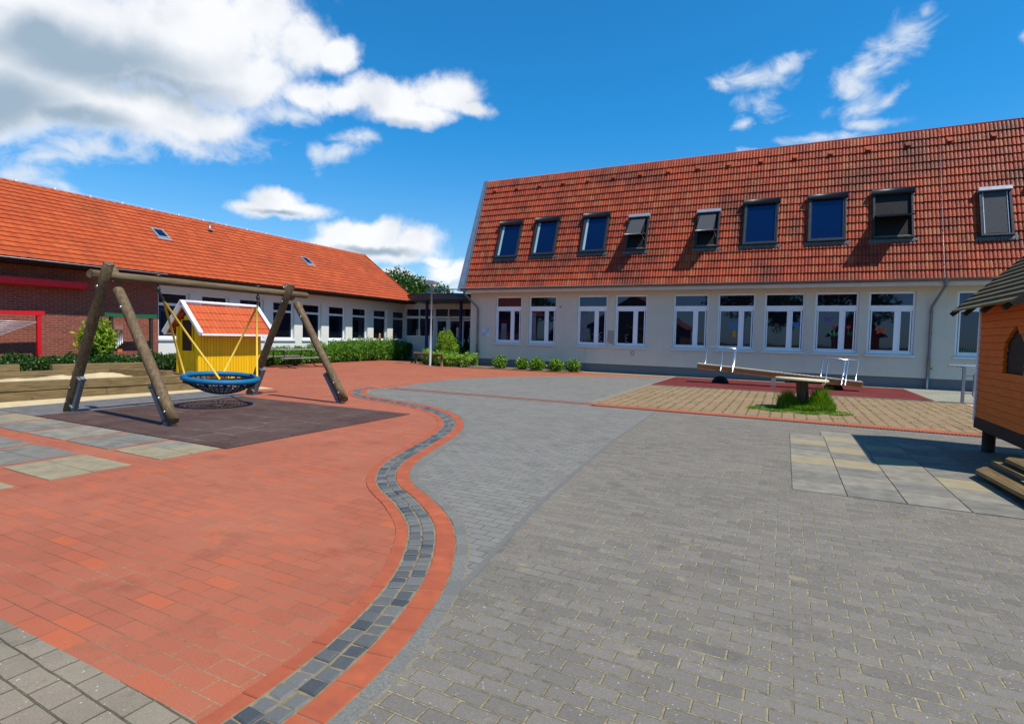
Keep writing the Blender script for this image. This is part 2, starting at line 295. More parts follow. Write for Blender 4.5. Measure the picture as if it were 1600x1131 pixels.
M_leafD = leafmat('groundcover_leaf', C(26, 60, 20, .9), C(44, 88, 28, .9), C(84, 124, 48, .9))
M_leafY = leafmat('shrub_leaf', C(90, 130, 24, .9), C(130, 164, 40, .9), C(176, 186, 60, .9))
M_leafT = leafmat('tree_leaf', C(36, 64, 20, .9), C(60, 92, 26, .9), C(88, 116, 38, .9))
M_grass = leafmat('grass_blade', C(64, 104, 16, .9), C(104, 148, 26, .95), C(160, 172, 60, .95))
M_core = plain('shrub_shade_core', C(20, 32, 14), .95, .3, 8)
M_bark = plain('bark', C(74, 62, 50), .95, .3, 12, bump=.8)
M_paper = plain('white_paper', C(200, 208, 216), .8, .05)
M_tyre = plain('tyre_rubber', C(22, 22, 24), .85, .2, 10)
M_plate = plain('pale_board', C(196, 190, 160), .7, .1, 5)
M_bone = plain('cream_disc', C(206, 198, 164, .95), .75, .15, 5, bump=.3)
def pc(n, *c): return plain(n, C(*c), .8, .08, 8)

# ---------------------------------------------------------------- mesh helpers
class MB:
    def __init__(s): s.v = []; s.f = []; s.m = []; s.sm = []
    def add(s, vs, fs, m=0, sm=False):
        b = len(s.v); s.v += [tuple(v) for v in vs]
        for f in fs: s.f.append(tuple(i+b for i in f)); s.m.append(m); s.sm.append(sm)
        return s
    def box(s, x0, x1, y0, y1, z0, z1, m=0):
        x0, x1 = sorted((x0, x1)); y0, y1 = sorted((y0, y1)); z0, z1 = sorted((z0, z1))
        v = [(x, y, z) for z in (z0, z1) for y in (y0, y1) for x in (x0, x1)]
        return s.add(v, [(0, 2, 3, 1), (4, 5, 7, 6), (0, 1, 5, 4), (2, 6, 7, 3), (0, 4, 6, 2), (1, 3, 7, 5)], m)
    def prism(s, pts, a, b, ax='z', m=0):
        mk = {'z': lambda p, h: (p[0], p[1], h), 'y': lambda p, h: (p[0], h, p[1]), 'x': lambda p, h: (h, p[0], p[1])}[ax]
        n = len(pts); v = [mk(p, a) for p in pts] + [mk(p, b) for p in pts]
        return s.add(v, [tuple(range(n))[::-1], tuple(range(n, 2*n))] + [(i, (i+1) % n, n+(i+1) % n, n+i) for i in range(n)], m)
    def beam(s, p, q, w, h, m=0, upv=(0, 0, 1)):
        p, q = Vector(p), Vector(q); d = (q-p).normalized(); a = d.cross(Vector(upv))
        if a.length < 1e-4: a = d.cross(Vector((0, 1, 0)))
        a.normalize(); b = a.cross(d); v = []
        for c in (p, q):
            for i, j in ((-1, -1), (1, -1), (1, 1), (-1, 1)): v.append(c + a*(i*w/2) + b*(j*h/2))
        return s.add(v, [(3, 2, 1, 0), (4, 5, 6, 7), (0, 1, 5, 4), (1, 2, 6, 5), (2, 3, 7, 6), (3, 0, 4, 7)], m)
    def tube(s, pts, r, n=8, m=0, closed=False, sm=True, flat=False):
        pts = [Vector(p) for p in pts]; N_ = len(pts); rs = r if isinstance(r, (list, tuple)) else [r]*N_
        prev = None; v = []
        for i, p in enumerate(pts):
            if closed: d = pts[(i+1) % N_] - pts[i-1]
            else: d = pts[min(i+1, N_-1)] - pts[max(i-1, 0)]
            d.normalize()
            if prev is None:
                a = d.cross(Vector((0, 0, 1)));
                if a.length < .05: a = d.cross(Vector((0, 1, 0)))
            else: a = prev - d*prev.dot(d)
            a.normalize(); prev = a; b = d.cross(a)
            for j in range(n):
                t = 2*math.pi*j/n; v.append(p + (a*math.cos(t) + b*math.sin(t))*rs[i])
        f = []
        for i in range(N_ if closed else N_-1):
            for j in range(n):
                i2 = (i+1) % N_; f.append((i*n+j, i*n+(j+1) % n, i2*n+(j+1) % n, i2*n+j))
        s.add(v, f, m, sm)
        if not closed:
            b = len(s.v)-len(v)
            for e, o in ((0, -1), (N_-1, 1)):
                s.f.append(tuple(b+e*n+j for j in (range(n) if o < 0 else range(n-1, -1, -1)))[::1]); s.m.append(m); s.sm.append(False)
        return s
    def lathe(s, prof, c, n=24, m=0, sm=True):
        v = []
        for r_, z in prof:
            for j in range(n):
                t = 2*math.pi*j/n; v.append((c[0]+r_*math.cos(t), c[1]+r_*math.sin(t), c[2]+z))
        f = [(i*n+j, i*n+(j+1) % n, (i+1)*n+(j+1) % n, (i+1)*n+j) for i in range(len(prof)-1) for j in range(n)]
        return s.add(v, f, m, sm)
    def wall(s, ax, pos, th, u0, u1, z0, z1, holes, m=0, fr=0.0):
        # a wall slab facing -y (ax 'y') or +x (ax 'x'), with rectangular openings and their reveals
        sg = 1 if ax == 'y' else -1
        P = (lambda u, d, z: (u, pos+d, z)) if ax == 'y' else (lambda u, d, z: (pos-d, u, z))
        us = sorted({u0, u1, *[h[0] for h in holes], *[h[1] for h in holes]}); zs = sorted({z0, z1, *[h[2] for h in holes], *[h[3] for h in holes]})
        for a, b in zip(us, us[1:]):
            for c, d in zip(zs, zs[1:]):
                mu, mz = (a+b)/2, (c+d)/2
                if any(h[0] < mu < h[1] and h[2] < mz < h[3] for h in holes): continue
                s.add([P(a, 0, c), P(b, 0, c), P(b, 0, d), P(a, 0, d)], [(0, 1, 2, 3)], m)
        s.add([P(u0, th, z0), P(u1, th, z0), P(u1, th, z1), P(u0, th, z1), P(u0, 0, z0), P(u1, 0, z0), P(u1, 0, z1), P(u0, 0, z1)],
              [(4, 0, 3, 7), (1, 5, 6, 2), (3, 2, 6, 7)], m)
        for a, b, c, d in holes:
            s.add([P(a, 0, c), P(b, 0, c), P(b, 0, d), P(a, 0, d), P(a, th, c), P(b, th, c), P(b, th, d), P(a, th, d)],
                  [(0, 4, 5, 1), (1, 5, 6, 2), (2, 6, 7, 3), (3, 7, 4, 0)], m)
        return s
    def obj(s, name, mats, parent=None, loc=None, rot=None, local=False, label=None, bevel=0.0):
        if not isinstance(mats, (list, tuple)): mats = [mats]
        off = Vector((0, 0, 0))
        if parent is not None and not local: off = wloc(parent)
        me = bpy.data.meshes.new(name); me.from_pydata([tuple(Vector(v)-off) for v in s.v], [], s.f)
        for mt in mats: me.materials.append(mt)
        me.polygons.foreach_set('material_index', s.m); me.polygons.foreach_set('use_smooth', s.sm)
        me.update(); o = bpy.data.objects.new(name, me); COL.objects.link(o)
        if parent is not None: o.parent = parent
        if loc is not None: o.location = loc
        if rot is not None: o.rotation_euler = rot
        if label: o['label'] = label
        if bevel:
            b = o.modifiers.new('bevel', 'BEVEL'); b.width = bevel; b.segments = 2; b.limit_method = 'ANGLE'
        return o
def wloc(o):
    l = Vector((0, 0, 0))
    while o is not None: l = l + o.location; o = o.parent
    return l
def tag(o, label=None, cat=None, group=None, kind=None):
    if label: o['label'] = label
    if cat: o['category'] = cat
    if group: o['group'] = group
    if kind: o['kind'] = kind
    return o
def thing(name, label, cat, loc=(0, 0, 0), group=None):
    o = bpy.data.objects.new(name, None); COL.objects.link(o); o.location = loc; o.empty_display_size = .2
    return tag(o, label, cat, group)
def dup(o, parent=None, loc=None, rot=None):
    c = o.copy(); COL.objects.link(c); c.parent = parent
    if loc is not None: c.location = loc
    if rot is not None: c.rotation_euler = rot
    for ch in list(o.children): dup(ch, c)
    return c
def npmesh(name, V, F, mats, parent=None, tint=None, smooth=False, local=False, mi=None):
    V = np.asarray(V, dtype=np.float64)
    if parent is not None and not local: V = V - np.array(wloc(parent))
    F = np.asarray(F); me = bpy.data.meshes.new(name); n = F.shape[1]
    me.vertices.add(len(V)); me.vertices.foreach_set('co', V.ravel())
    me.loops.add(F.size); me.loops.foreach_set('vertex_index', F.ravel().astype(np.int32))
    me.polygons.add(len(F)); me.polygons.foreach_set('loop_start', np.arange(0, F.size, n, dtype=np.int32))
    me.polygons.foreach_set('loop_total', np.full(len(F), n, dtype=np.int32))
    me.polygons.foreach_set('use_smooth', np.full(len(F), bool(smooth)))
    for mt in (mats if isinstance(mats, list) else [mats]): me.materials.append(mt)
    if mi is not None: me.polygons.foreach_set('material_index', np.asarray(mi, dtype=np.int32))
    if tint is not None:
        a = me.attributes.new('tint', 'FLOAT', 'FACE'); a.data.foreach_set('value', np.asarray(tint, dtype=np.float32))
    me.update(calc_edges=True); me.validate()
    o = bpy.data.objects.new(name, me); COL.objects.link(o)
    if parent is not None: o.parent = parent
    return o
def sheet(name, pts, z, mat, label=None, kind='structure'):
    m = MB(); m.add([(x, y, z) for x, y in pts], [tuple(range(len(pts)))]); o = m.obj(name, mat); o['kind'] = kind
    if label: o['label'] = label
    a = sum(pts[i][0]*pts[(i+1) % len(pts)][1]-pts[(i+1) % len(pts)][0]*pts[i][1] for i in range(len(pts)))
    if a < 0: o.data.flip_normals()
    return o
def rect(x0, x1, y0, y1): return [(x0, y0), (x1, y0), (x1, y1), (x0, y1)]

def leaves(P, size, up=.3, asp=.55, jit=.35):
    """one folded-quad leaf per point"""
    n = len(P); d = rng.normal(size=(n, 3)); d[:, 2] += up; d /= np.linalg.norm(d, axis=1)[:, None]
    q = rng.normal(size=(n, 3)); s_ = np.cross(d, q); s_ /= np.linalg.norm(s_, axis=1)[:, None]
    L = size*(1+jit*rng.uniform(-1, 1, n))[:, None]
    V = np.stack([P, P+d*L*.5+s_*L*asp*.5, P+d*L, P+d*L*.5-s_*L*asp*.5], 1).reshape(-1, 3)
    F = np.arange(4*n).reshape(n, 4); return V, F
def blob_points(n, c, rad, shell=.55, lump=.18, lf=3.0, flatbot=True):
    d = rng.normal(size=(n, 3)); d /= np.linalg.norm(d, axis=1)[:, None]
    r = shell + (1-shell)*rng.random(n)**.6
    ph = rng.uniform(0, 6, 6)
    l = 1 + lump*(np.sin(d[:, 0]*lf*2+ph[0])*np.sin(d[:, 1]*lf*2+ph[1]) + .6*np.sin(d[:, 2]*lf*3+ph[2])*np.sin(d[:, 0]*lf*3+ph[3]))
    P = d*(r*l)[:, None]*np.array(rad)
    return P + np.array(c)
def core_mesh(mb, c, rad, n=10, m=0):
    V = []; F = []
    for i in range(n+1):
        a = math.pi*i/n
        for j in range(2*n):
            b = math.pi*j/n; w = 1+.08*math.sin(3*b+5*a)
            V.append((c[0]+rad[0]*w*math.sin(a)*math.cos(b), c[1]+rad[1]*w*math.sin(a)*math.sin(b), c[2]+rad[2]*math.cos(a)))
    for i in range(n):
        for j in range(2*n): F.append((i*2*n+j, i*2*n+(j+1) % (2*n), (i+1)*2*n+(j+1) % (2*n), (i+1)*2*n+j))
    mb.add(V, F, m, True)
def bush(name, label, cat, c, rad, n, size, mat, group=None, stems_shade_core=True, lump=.18):
    t = thing(name, label, cat, (c[0], c[1], 0), group)
    P = blob_points(n, c, rad, .5, lump); P = P[P[:, 2] > .03]
    V, F = leaves(P, size); npmesh('foliage', V, F, mat, t, rng.random(len(F)))
    m = MB(); core_mesh(m, (c[0], c[1], c[2]*.95), [r_*.5 for r_ in rad])  # dark inner core stands in for the shade between the leaves
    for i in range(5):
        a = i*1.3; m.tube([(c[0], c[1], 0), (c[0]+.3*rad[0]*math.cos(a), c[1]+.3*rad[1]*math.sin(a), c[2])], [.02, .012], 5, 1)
    m.obj('stems_shade_core', [M_core, M_bark], t); return t
def tile_roof(origin, U, Vv, Nn, L, Sl, pitch, rows, prof, step, spt=8):
    """rows of profiled tiles on the plane origin + u*U + v*Vv; returns V, F, tint"""
    O, U, Vv, Nn = [np.array(Vector(a)) for a in (origin, U, Vv, Nn)]
    nt_ = int(round(L/pitch)); pitch = L/nt_; nu = nt_*spt+1; u = np.linspace(0, L, nu); h = prof((u/pitch) % 1.0)
    rh = Sl/rows; V = []; F = []; T = []
    tt = rng.random((rows, nt_)); b = 0
    for r_ in range(rows):
        jig = rng.uniform(-.004, .004, nt_).repeat(spt); jig = np.append(jig, jig[-1])
        top = (r_+1)*rh; bot = r_*rh - .03
        for (v_, hh) in ((bot, h*1.0 - .012), (bot, h+step+jig), ((r_*rh+top)/2, h+step*.52+jig), (top, h+step*.06)):
            V.append(O + u[:, None]*U + v_*Vv + hh[:, None]*Nn)
        for s_ in range(3):
            i = np.arange(nu-1); a = b + s_*nu; F.append(np.stack([a+i, a+i+1, a+nu+i+1, a+nu+i], 1)); T.append(tt[r_][i//spt])
        b += 4*nu
    return np.concatenate(V), np.concatenate(F), np.concatenate(T)
# ================================================================ GROUND
sheet('ground', rect(-900, 900, -900, 900), -.03, M_meadow)
sheet('red_paving', rect(-23.3, 9, 1.37, 26), 0, M_red)
edge = [(-1.66, .6), (-1.62, 1.15), (-1.61, 1.62), (-1.66, 2.11), (-1.76, 2.55), (-1.92, 3.0), (-2.17, 3.47), (-2.5, 3.92), (-3.0, 4.36), (-3.5, 4.72), (-3.84, 5.12), (-4.08, 5.6), (-4.27, 6.2),
        (-4.48, 6.9), (-4.68, 7.5), (-5.0, 8.2), (-5.5, 8.92), (-6.1, 9.5), (-6.8, 9.98), (-7.6, 10.3), (-8.4, 10.52), (-9.15, 10.72), (-9.75, 11.12), (-10.25, 11.65), (-10.5, 12.1), (-10.45, 12.55)]
def catmull(p, k_=6):
    o = []
    for i in range(len(p)-1):
        p0, p1, p2, p3 = [np.array(p[j]) for j in (max(i-1, 0), i, i+1, min(i+2, len(p)-1))]
        for q in range(k_):
            t = q/k_; o.append(.5*((2*p1)+(-p0+p2)*t+(2*p0-5*p1+4*p2-p3)*t*t+(-p0+3*p1-3*p2+p3)*t**3))
    o.append(np.array(p[-1])); return np.array(o)
ec = catmull(edge)
dd = np.gradient(ec, axis=0); nn = np.stack([-dd[:, 1], dd[:, 0]], 1); nn /= np.linalg.norm(nn, axis=1)[:, None]   # left of travel = red side
cum_s = np.concatenate([[0], np.cumsum(np.linalg.norm(np.diff(ec, axis=0), axis=1))])
def at_s(s_, off):
    x = np.interp(s_, cum_s, ec[:, 0]); y = np.interp(s_, cum_s, ec[:, 1])
    a = np.interp(s_, cum_s, nn[:, 0]); b = np.interp(s_, cum_s, nn[:, 1]); return (x+a*off, y+b*off)
# gravel-free fine grey paving: follows the wave, then the round bay in front of the building
gl = [tuple(p) for p in ec] + [(-10.4, 13.2), (-10.6, 14.2), (-10.75, 15.6), (-10.75, 17.0), (-10.3, 18.5), (-9.4, 20.2), (-8.2, 21.8), (-6.8, 22.9), (-5.3, 23.7), (-4.5, 24.0)]
sheet('fine_grey_paving', gl + [(14, 24.0), (14, -6), (-1.66, -6)], .004, M_gray)
jl = [(-1.55, -6), (-1.6, .5), (-1.68, 2.2), (-1.77, 3.07), (-1.87, 3.72), (-2.01, 4.64), (-2.14, 5.93), (-2.33, 8.34), (-2.43, 10.58), (-2.5, 12.2)]
sheet('block_paving', jl[1:] + [(14, 12.2), (14, -6), (-1.5, -6)], .008, M_coarse)
m = MB()
for a, b in zip(jl[1:], jl[2:]): m.add([(a[0]-.05, a[1], .0095), (a[0], a[1], .0095), (b[0], b[1], .0095), (b[0]-.05, b[1], .0095)], [(0, 1, 2, 3)])
tag(m.obj('paving_joint_row', M_grayb), kind='structure')
sheet('old_paving', rect(-12, -1.72, -6, 1.378), .004, M_old)
# the cobbled channel with its brick edges
def course(name, o0, o1, L, gap, mat, z, rag=.0, mats=None, smax=None):
    s_ = .0; V = []; F = []; T = []; smax = smax or cum_s[-1]
    while s_ < smax - L*.5:
        l = L*(1+rag*rng.uniform(-1, 1)); e = min(s_+l, smax); g = gap/2
        a0, b0 = s_+g*(1+rag*3*rng.random()), e-g*(1+rag*3*rng.random())
        p0, p1 = o0+g*(1+rag*2*rng.random()), o1-g*(1+rag*2*rng.random())
        k_ = 3 if L > .15 else 1; h = z + rng.uniform(-.0025, .0025)*(1+rag*3); bt = .005; base = len(V)
        ring = [at_s(a0+(b0-a0)*i/k_, p0) for i in range(k_+1)] + [at_s(b0-(b0-a0)*i/k_, p1) for i in range(k_+1)]
        cx = sum(p[0] for p in ring)/len(ring); cy = sum(p[1] for p in ring)/len(ring); sh = .93 if L > .15 else .84
        nr = len(ring)
        if rag: ring = [(x+rng.uniform(-.007, .007), y+rng.uniform(-.007, .007)) for x, y in ring]
        V += [(x, y, bt-.012) for x, y in ring] + [(x, y, h-.006) for x, y in ring]
        ins = .006 if L > .15 else .012
        for x, y in ring:
            dx, dy = x-cx, y-cy; d_ = math.hypot(dx, dy); V.append((x-dx/d_*ins, y-dy/d_*ins, h))
        for q in range(nr):
            q2 = (q+1) % nr
            F.append((base+q, base+q2, base+nr+q2, base+nr+q)); F.append((base+nr+q, base+nr+q2, base+2*nr+q2, base+2*nr+q))
        half = nr//2
        for q in range(half-1): F.append((base+2*nr+q, base+2*nr+q+1, base+2*nr+nr-2-q, base+2*nr+nr-1-q))
        T += [rng.random()]*(2*nr+half-1); s_ = e
    F = [f[::-1] for f in F]
    o = npmesh(name, V, F, mat, None, T); o['kind'] = 'structure'; return o
jb = [at_s(s_, -.105) for s_ in np.linspace(0, cum_s[-1], 200)]; jt = [at_s(s_, .374) for s_ in np.linspace(0, cum_s[-1], 200)]
m = MB(); n_ = len(jb)
m.add([(x, y, .0085) for x, y in jb] + [(x, y, .0085) for x, y in jt], [(i, i+n_, i+1+n_, i+1) for i in range(n_-1)]); m.f = [f[::-1] for f in m.f]
tag(m.obj('channel_bed', plain('pale_joint_grit', C(124, 112, 88), .95, .25, 25)), kind='structure')
course('red_edging', 0.0, .155, .25, .006, M_redb, .016)
course('cobble_row', .160, .260, .105, .008, M_cob, .016, .22)
course('cobble_row', .262, .362, .10, .008, M_cob, .016, .22)
course('red_edging', .367, .475, .25, .006, M_redb, .0075)
course('grey_edging', -.10, 0.0, .2, .006, M_grayb, .014, smax=cum_s[-1]-1.4)
# drain and its brick bands
sheet('brick_band', rect(-4.3, 14, 12.62, 12.98), .012, M_red)
sheet('brick_band', rect(-10.3, -4.3, 12.86, 12.94), .012, M_redb)
sheet('brick_band', rect(-10.3, -4.3, 12.60, 12.66), .012, M_redb)
m = MB()
for i in range(300):
    x = -4.0 + i*.055; m.box(x, x+.03, 12.50, 12.61, .011, .017)
m.box(-4.1, 12.5, 12.488, 12.5, .011, .019); m.box(-4.1, 12.5, 12.61, 12.622, .011, .019)
tag(m.obj('drain_grate', M_redb), kind='structure')
sheet('drain_bed', rect(-4.1, 12.5, 12.5, 12.61), .0105, M_black)
sheet('mossy_paving', [(-4.25, 13.0), (14, 13.0), (14, 20.1), (-4.33, 20.1)], .010, M_mossy)
m = MB(); m.box(-4.35, -4.22, 12.99, 24.2, .0, .022); tag(m.obj('kerb_edge', M_slabg), kind='structure')
m = MB(); m.box(-4.22, 3.95, 19.7, 24.55, .0, .034); tag(m.obj('red_rubber_mat', M_redmat), kind='structure')
m = MB(); m.box(-4.22, 6.4, 19.62, 19.7, .0, .03); m.box(3.95, 4.03, 19.7, 24.55, 0, .03); tag(m.obj('kerb_edge', M_slabg), kind='structure')
sheet('slab_strip', rect(4.03, 9, 19.7, 25.3), .014, paving('pale_slab', C(140, 137, 124), C(122, 120, 108), C(100, 104, 76), .5, .25, .012, dirt=.5, dirtc=C(176, 166, 140)))
sheet('slab_strip', rect(-9.0, 4.03, 24.56, 25.3), .012, paving('tan_slab', C(170, 160, 134), C(150, 146, 124), C(110, 112, 78), .5, .25, .01, dirt=.5, dirtc=C(120, 120, 80)))
sheet('pink_paving', rect(4.6, 9, 16.4, 19.6), .016, paving('pink_paver', C(196, 150, 136), C(184, 138, 124), C(150, 130, 110), .2, .1, .005))
m = MB()
pts = [(-17.9, 24.9), (-17.2, 24.1), (-15.4, 23.45), (-13, 23.35), (-9, 23.45), (-8.6, 24.1), (-8.6, 25.3), (-17.9, 29)]
m.prism(pts, -.01, .035); tag(m.obj('planting_bed', M_soil), kind='structure')
# swing safety mat, dark paving beside it
m = MB(); m.box(-11.75, -6.66, 4.83, 8.85, .0, .012); tag(m.obj('rubber_mat', M_rubber), kind='structure')
sheet('dark_paving', rect(-13.35, -11.75, 4.83, 9.2), .006, M_dark)
sheet('sandy_edge', [(-14.3, 4.5), (-13.35, 4.6), (-13.35, 9.2), (-12.6, 10.6), (-13.6, 10.8), (-14.3, 9.5)], .005, M_sand)
# slab games field, lower left
def slabs(name, spec, z, mats):
    V = []; F = []; MI = []
    for (x0, x1, y0, y1, k_) in spec:
        b = len(V); g = .004; x0 += g; x1 -= g; y0 += g; y1 -= g; e = .004; h = z+rng.uniform(-.0012, .0012)
        V += [(x0, y0, 0), (x1, y0, 0), (x1, y1, 0), (x0, y1, 0), (x0, y0, h-.003), (x1, y0, h-.003), (x1, y1, h-.003), (x0, y1, h-.003),
              (x0+e, y0+e, h), (x1-e, y0+e, h), (x1-e, y1-e, h), (x0+e, y1-e, h)]
        for i in range(4):
            j = (i+1) % 4; F.append((b+i, b+j, b+4+j, b+4+i)); F.append((b+4+i, b+4+j, b+8+j, b+8+i)); MI += [k_, k_]
        F.append((b+8, b+9, b+10, b+11)); MI.append(k_)
    o = npmesh(name, V, F, mats, None, None, mi=MI); o['kind'] = 'structure'; return o
sp = []; colours = {(0, 0): 2, (0, 1): 2, (1, 1): 0, (2, 1): 0, (3, 1): 2, (1, 0): 1, (2, 0): 1, (3, 0): 1, (1, 2): 1, (0, 2): 2, (2, 2): 1}
sp = []
for r_, (ya, yb) in enumerate([(1.82, 2.60), (2.88, 3.68), (4.0, 4.8)]):
    for c_ in range(6):
        xb = -6.74 - c_*1.13; xa = xb-1.0
        kk = [[2, 2, 1, 0, 2, 1], [2, 1, 1, 2, 0, 1], [2, 1, 0, 1, 2, 1]][r_][c_]
        for i in range(2):
            for j in range(2): sp.append((xa+i*.5, xa+i*.5+.5, ya+j*(yb-ya)/2, ya+(j+1)*(yb-ya)/2, kk if rng.random() > .12 else 0))
slabs('slab_field', sp, .012, [M_slabg, M_slabd, plain('slab_olive', C(138, 126, 100), .85, .18, 5, bump=.5)])
# slab field by the hut
tan = {(0, 7): 0, (0, 6): 2, (1, 7): 2, (1, 5): 2, (0, 3): 2, (1, 3): 2, (2, 4): 2, (3, 2): 2, (2, 6): 2}
sp = []
for c_ in range(4):
    for r_ in range(8):
        sp.append((.13+c_*.52, .13+c_*.52+.52, 6.68+r_*.52, 6.68+r_*.52+.52, tan.get((c_, r_), 0 if rng.random() > .3 else 1)))
for r_ in range(2): sp.append((.62, 1.14, 10.84+r_*.3, 10.84+r_*.3+.3, 0))
slabs('slab_field', sp, .018, [M_slabg, M_slabd, M_slaby])
# loose bits: pale scuffs, leaves, pebbles over the paving
V = []; F = []; T = []
for i in range(260):
    x = rng.uniform(-9, 3); y = rng.uniform(.8, 12)**1.0; s_ = rng.uniform(.002, .005); z = .0145+s_*.4; a = rng.uniform(0, 6.3); b = len(V)
    for j in range(4): V.append((x+s_*math.cos(a+j*1.57)*rng.uniform(.6, 1.6), y+s_*math.sin(a+j*1.57), z-s_*.5))
    V.append((x, y, z+s_*.3)); F += [(b, b+1, b+4, b+4), (b+1, b+2, b+4, b+4), (b+2, b+3, b+4, b+4), (b+3, b, b+4, b+4)]
F3 = [f[:3] for f in F]
o = npmesh('pebbles', V, F3, plain('pale_grit', C(160, 150, 130), .9, .3, 60)); o['kind'] = 'stuff'
tag(o, 'pale grit and tiny pebbles scattered over the paving', 'grit')

# ================================================================ RIGHT BUILDING
YW = 25.3
RB = thing('school_building', 'cream rendered school building with steep weathered red tiled roof and tall windows', 'building', (-15.15, YW, 0))
WX = [-13.63, -11.72, -9.12, -7.24, -4.57, -2.70, -.85, 1.01, 2.83, 5.57, 7.4]; WW, WH, WZ = 1.5, 2.39, 1.29
m = MB(); m.wall('y', YW, .35, -15.15, 14, .42, 3.97, [(x, x+WW, WZ, WZ+WH) for x in WX])
m.box(-15.15, -14.85, YW+.35, 34, .42, 3.97); m.box(-14.85, 14, 33.7, 34, .42, 3.97); m.obj('wall', M_cream, RB)
m = MB(); m.box(-15.13, 14, YW+.03, YW+.4, -.4, .415); m.box(-15.13, -14.8, YW+.4, 34, -.4, .415); m.obj('plinth', M_plinth, RB)
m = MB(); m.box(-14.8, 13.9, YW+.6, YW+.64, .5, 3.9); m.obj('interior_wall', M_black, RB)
def window(w, h, z1, z2, panes_x, depth=.07, fr=.075, silld=.16, mats=(M_pvc, M_glass, M_sillm), cas=.045):
    """local: facing -y, origin bottom left of the frame"""
    m = MB(); m.box(0, fr, 0, depth, 0, h); m.box(w-fr, w, 0, depth, 0, h); m.box(fr, w-fr, 0, depth, h-fr, h); m.box(fr, w-fr, 0, depth, 0, fr+.02)
    m.box(fr, w-fr, -.006, depth-.005, z1, z2)
    for (a, b) in zip(panes_x, panes_x[1:]): m.box(a[1], b[0], -.004, depth-.008, fr+.02, z1)
    f = m.obj('window', mats[0], bevel=.006)
    panes = [(fr, w-fr, z2, h-fr)] + [(a, b, fr+.02, z1) for a, b in panes_x]
    for i, (a, b, c, d) in enumerate(panes):
        g = MB(); g.box(a, b, .032, .04, c, d); g.obj('pane', mats[1], f, local=True)
        if i and cas and b-a > .3:
            g = MB(); q = cas
            g.box(a, a+q, -.018, .03, c, d); g.box(b-q, b, -.018, .03, c, d); g.box(a+q, b-q, -.018, .03, d-q, d); g.box(a+q, b-q, -.018, .03, c, c+q)
            g.obj('casement', mats[0], f, local=True, bevel=.005)
    g = MB(); g.box(-.05, w+.05, -silld, .0, -.07, -.03); g.box(-.05, w+.05, -silld, -silld+.02, -.1, -.0701); g.obj('sill', mats[2], f, local=True)
    return f
w0 = window(WW, WH, 1.68, 1.87, [(.09, .90), (1.02, 1.40)])
w0.parent = RB; w0.location = (WX[0]+15.15, .08, WZ)
for x in WX[1:]: dup(w0, RB, (x+15.15, .08, WZ))
for c_, (x, a, b, zc) in enumerate([(WX[1], .12, .36, 1.45), (WX[2], .14, .30, 1.5), (WX[2], .36, .46, 1.5), (WX[0], .30, .60, .9), (WX[5], 1.05, 1.12, 1.5)]):
    g = MB(); n_f = 7; xs_ = np.linspace(x+a, x+b, n_f*2+1)
    for q in range(n_f*2): y_ = YW+.1105+(.0015 if q % 2 else 0); g.add([(xs_[q], y_, WZ+.1), (xs_[q+1], YW+.1105+(0 if q % 2 else .0015), WZ+.1), (xs_[q+1], YW+.1105+(0 if q % 2 else .0015), WZ+.1+zc), (xs_[q], y_, WZ+.1+zc)], [(0, 1, 2, 3)])
    g.obj('curtain_reveal', plain('dim_curtain_%d' % c_ if False else 'dim_curtain', C(84, 92, 108), .8, .2), RB)
# cornice, gutter, roof
m = MB(); m.box(-15.25, 14, 24.80, 25.3, 3.86, 3.97); m.box(-15.25, 14, 24.74, 24.80, 3.84, 4.02); m.obj('cornice', M_trim, RB, bevel=.008)
m = MB(); pr_ = [(24.66+.085*math.cos(t), 4.07+.085*math.sin(t)) for t in np.linspace(math.pi, 2*math.pi, 9)]; pr2 = [(24.66+.075*math.cos(t), 4.07+.075*math.sin(t)) for t in np.linspace(2*math.pi, math.pi, 9)]
m.prism([(p[0], p[1]) for p in pr_+pr2], -15.4, 14, 'x'); m.tube([(-15.4, 24.575, 4.075), (14, 24.575, 4.075)], .014, 6); m.obj('gutter', M_gutter, RB)
PT = R(70); U = Vector((1, 0, 0)); V_ = Vector((0, math.cos(PT), math.sin(PT))); N_ = U.cross(V_)
prR = lambda u: .034*np.abs(np.sin(np.pi*(u*2)))**.45*(1-.25*(u > .5))
V, F, T = tile_roof((-15.15, 24.72, 4.10), U, V_, N_, 29.15, 6.40, .245, 18, prR, .05, 14)
npmesh('roof', V, F, M_tileR, RB, T, smooth=False)
m = MB(); n_ = lambda s_, d: Vector((0, 24.72, 4.10)) + V_*s_ + N_*d
# solid roof body behind the tiles, with the far slope
top = n_(6.42, 0)
m.prism([(24.74, 4.0), (n_(0, -.03).y, n_(0, -.03).z), (n_(6.4, -.03).y, n_(6.4, -.03).z), (34.6, 4.0)], -15.15, 14, 'x'); m.obj('roof_body', M_soffit, RB)
m = MB(); m.tube([(-15.2, top.y+.05, top.z-.0), (14, top.y+.05, top.z)], .07, 8); m.obj('ridge_cap', M_tileR, RB)
m = MB()
m.add([(-15.60, 24.60, 3.95), (-15.15, 24.62, 3.95), (-15.15, top.y-.02, top.z+.08), (-15.42, top.y-.02, top.z+.08), (-15.60, 25.2, 3.95), (-15.15, 25.2, 3.95), (-15.15, top.y+.3, top.z+.08), (-15.42, top.y+.3, top.z+.08)],
      [(0, 1, 2, 3), (4, 7, 6, 5), (0, 3, 7, 4), (1, 5, 6, 2), (3, 2, 6, 7), (0, 4, 5, 1)])
a, b = Vector((-15.17, 24.60, 3.97)), Vector((-15.17, top.y-.05, top.z+.08)); m.beam(a, b, .035, .06, upv=(0, -1, .3)); m.obj('verge_flashing', M_zinc, RB)
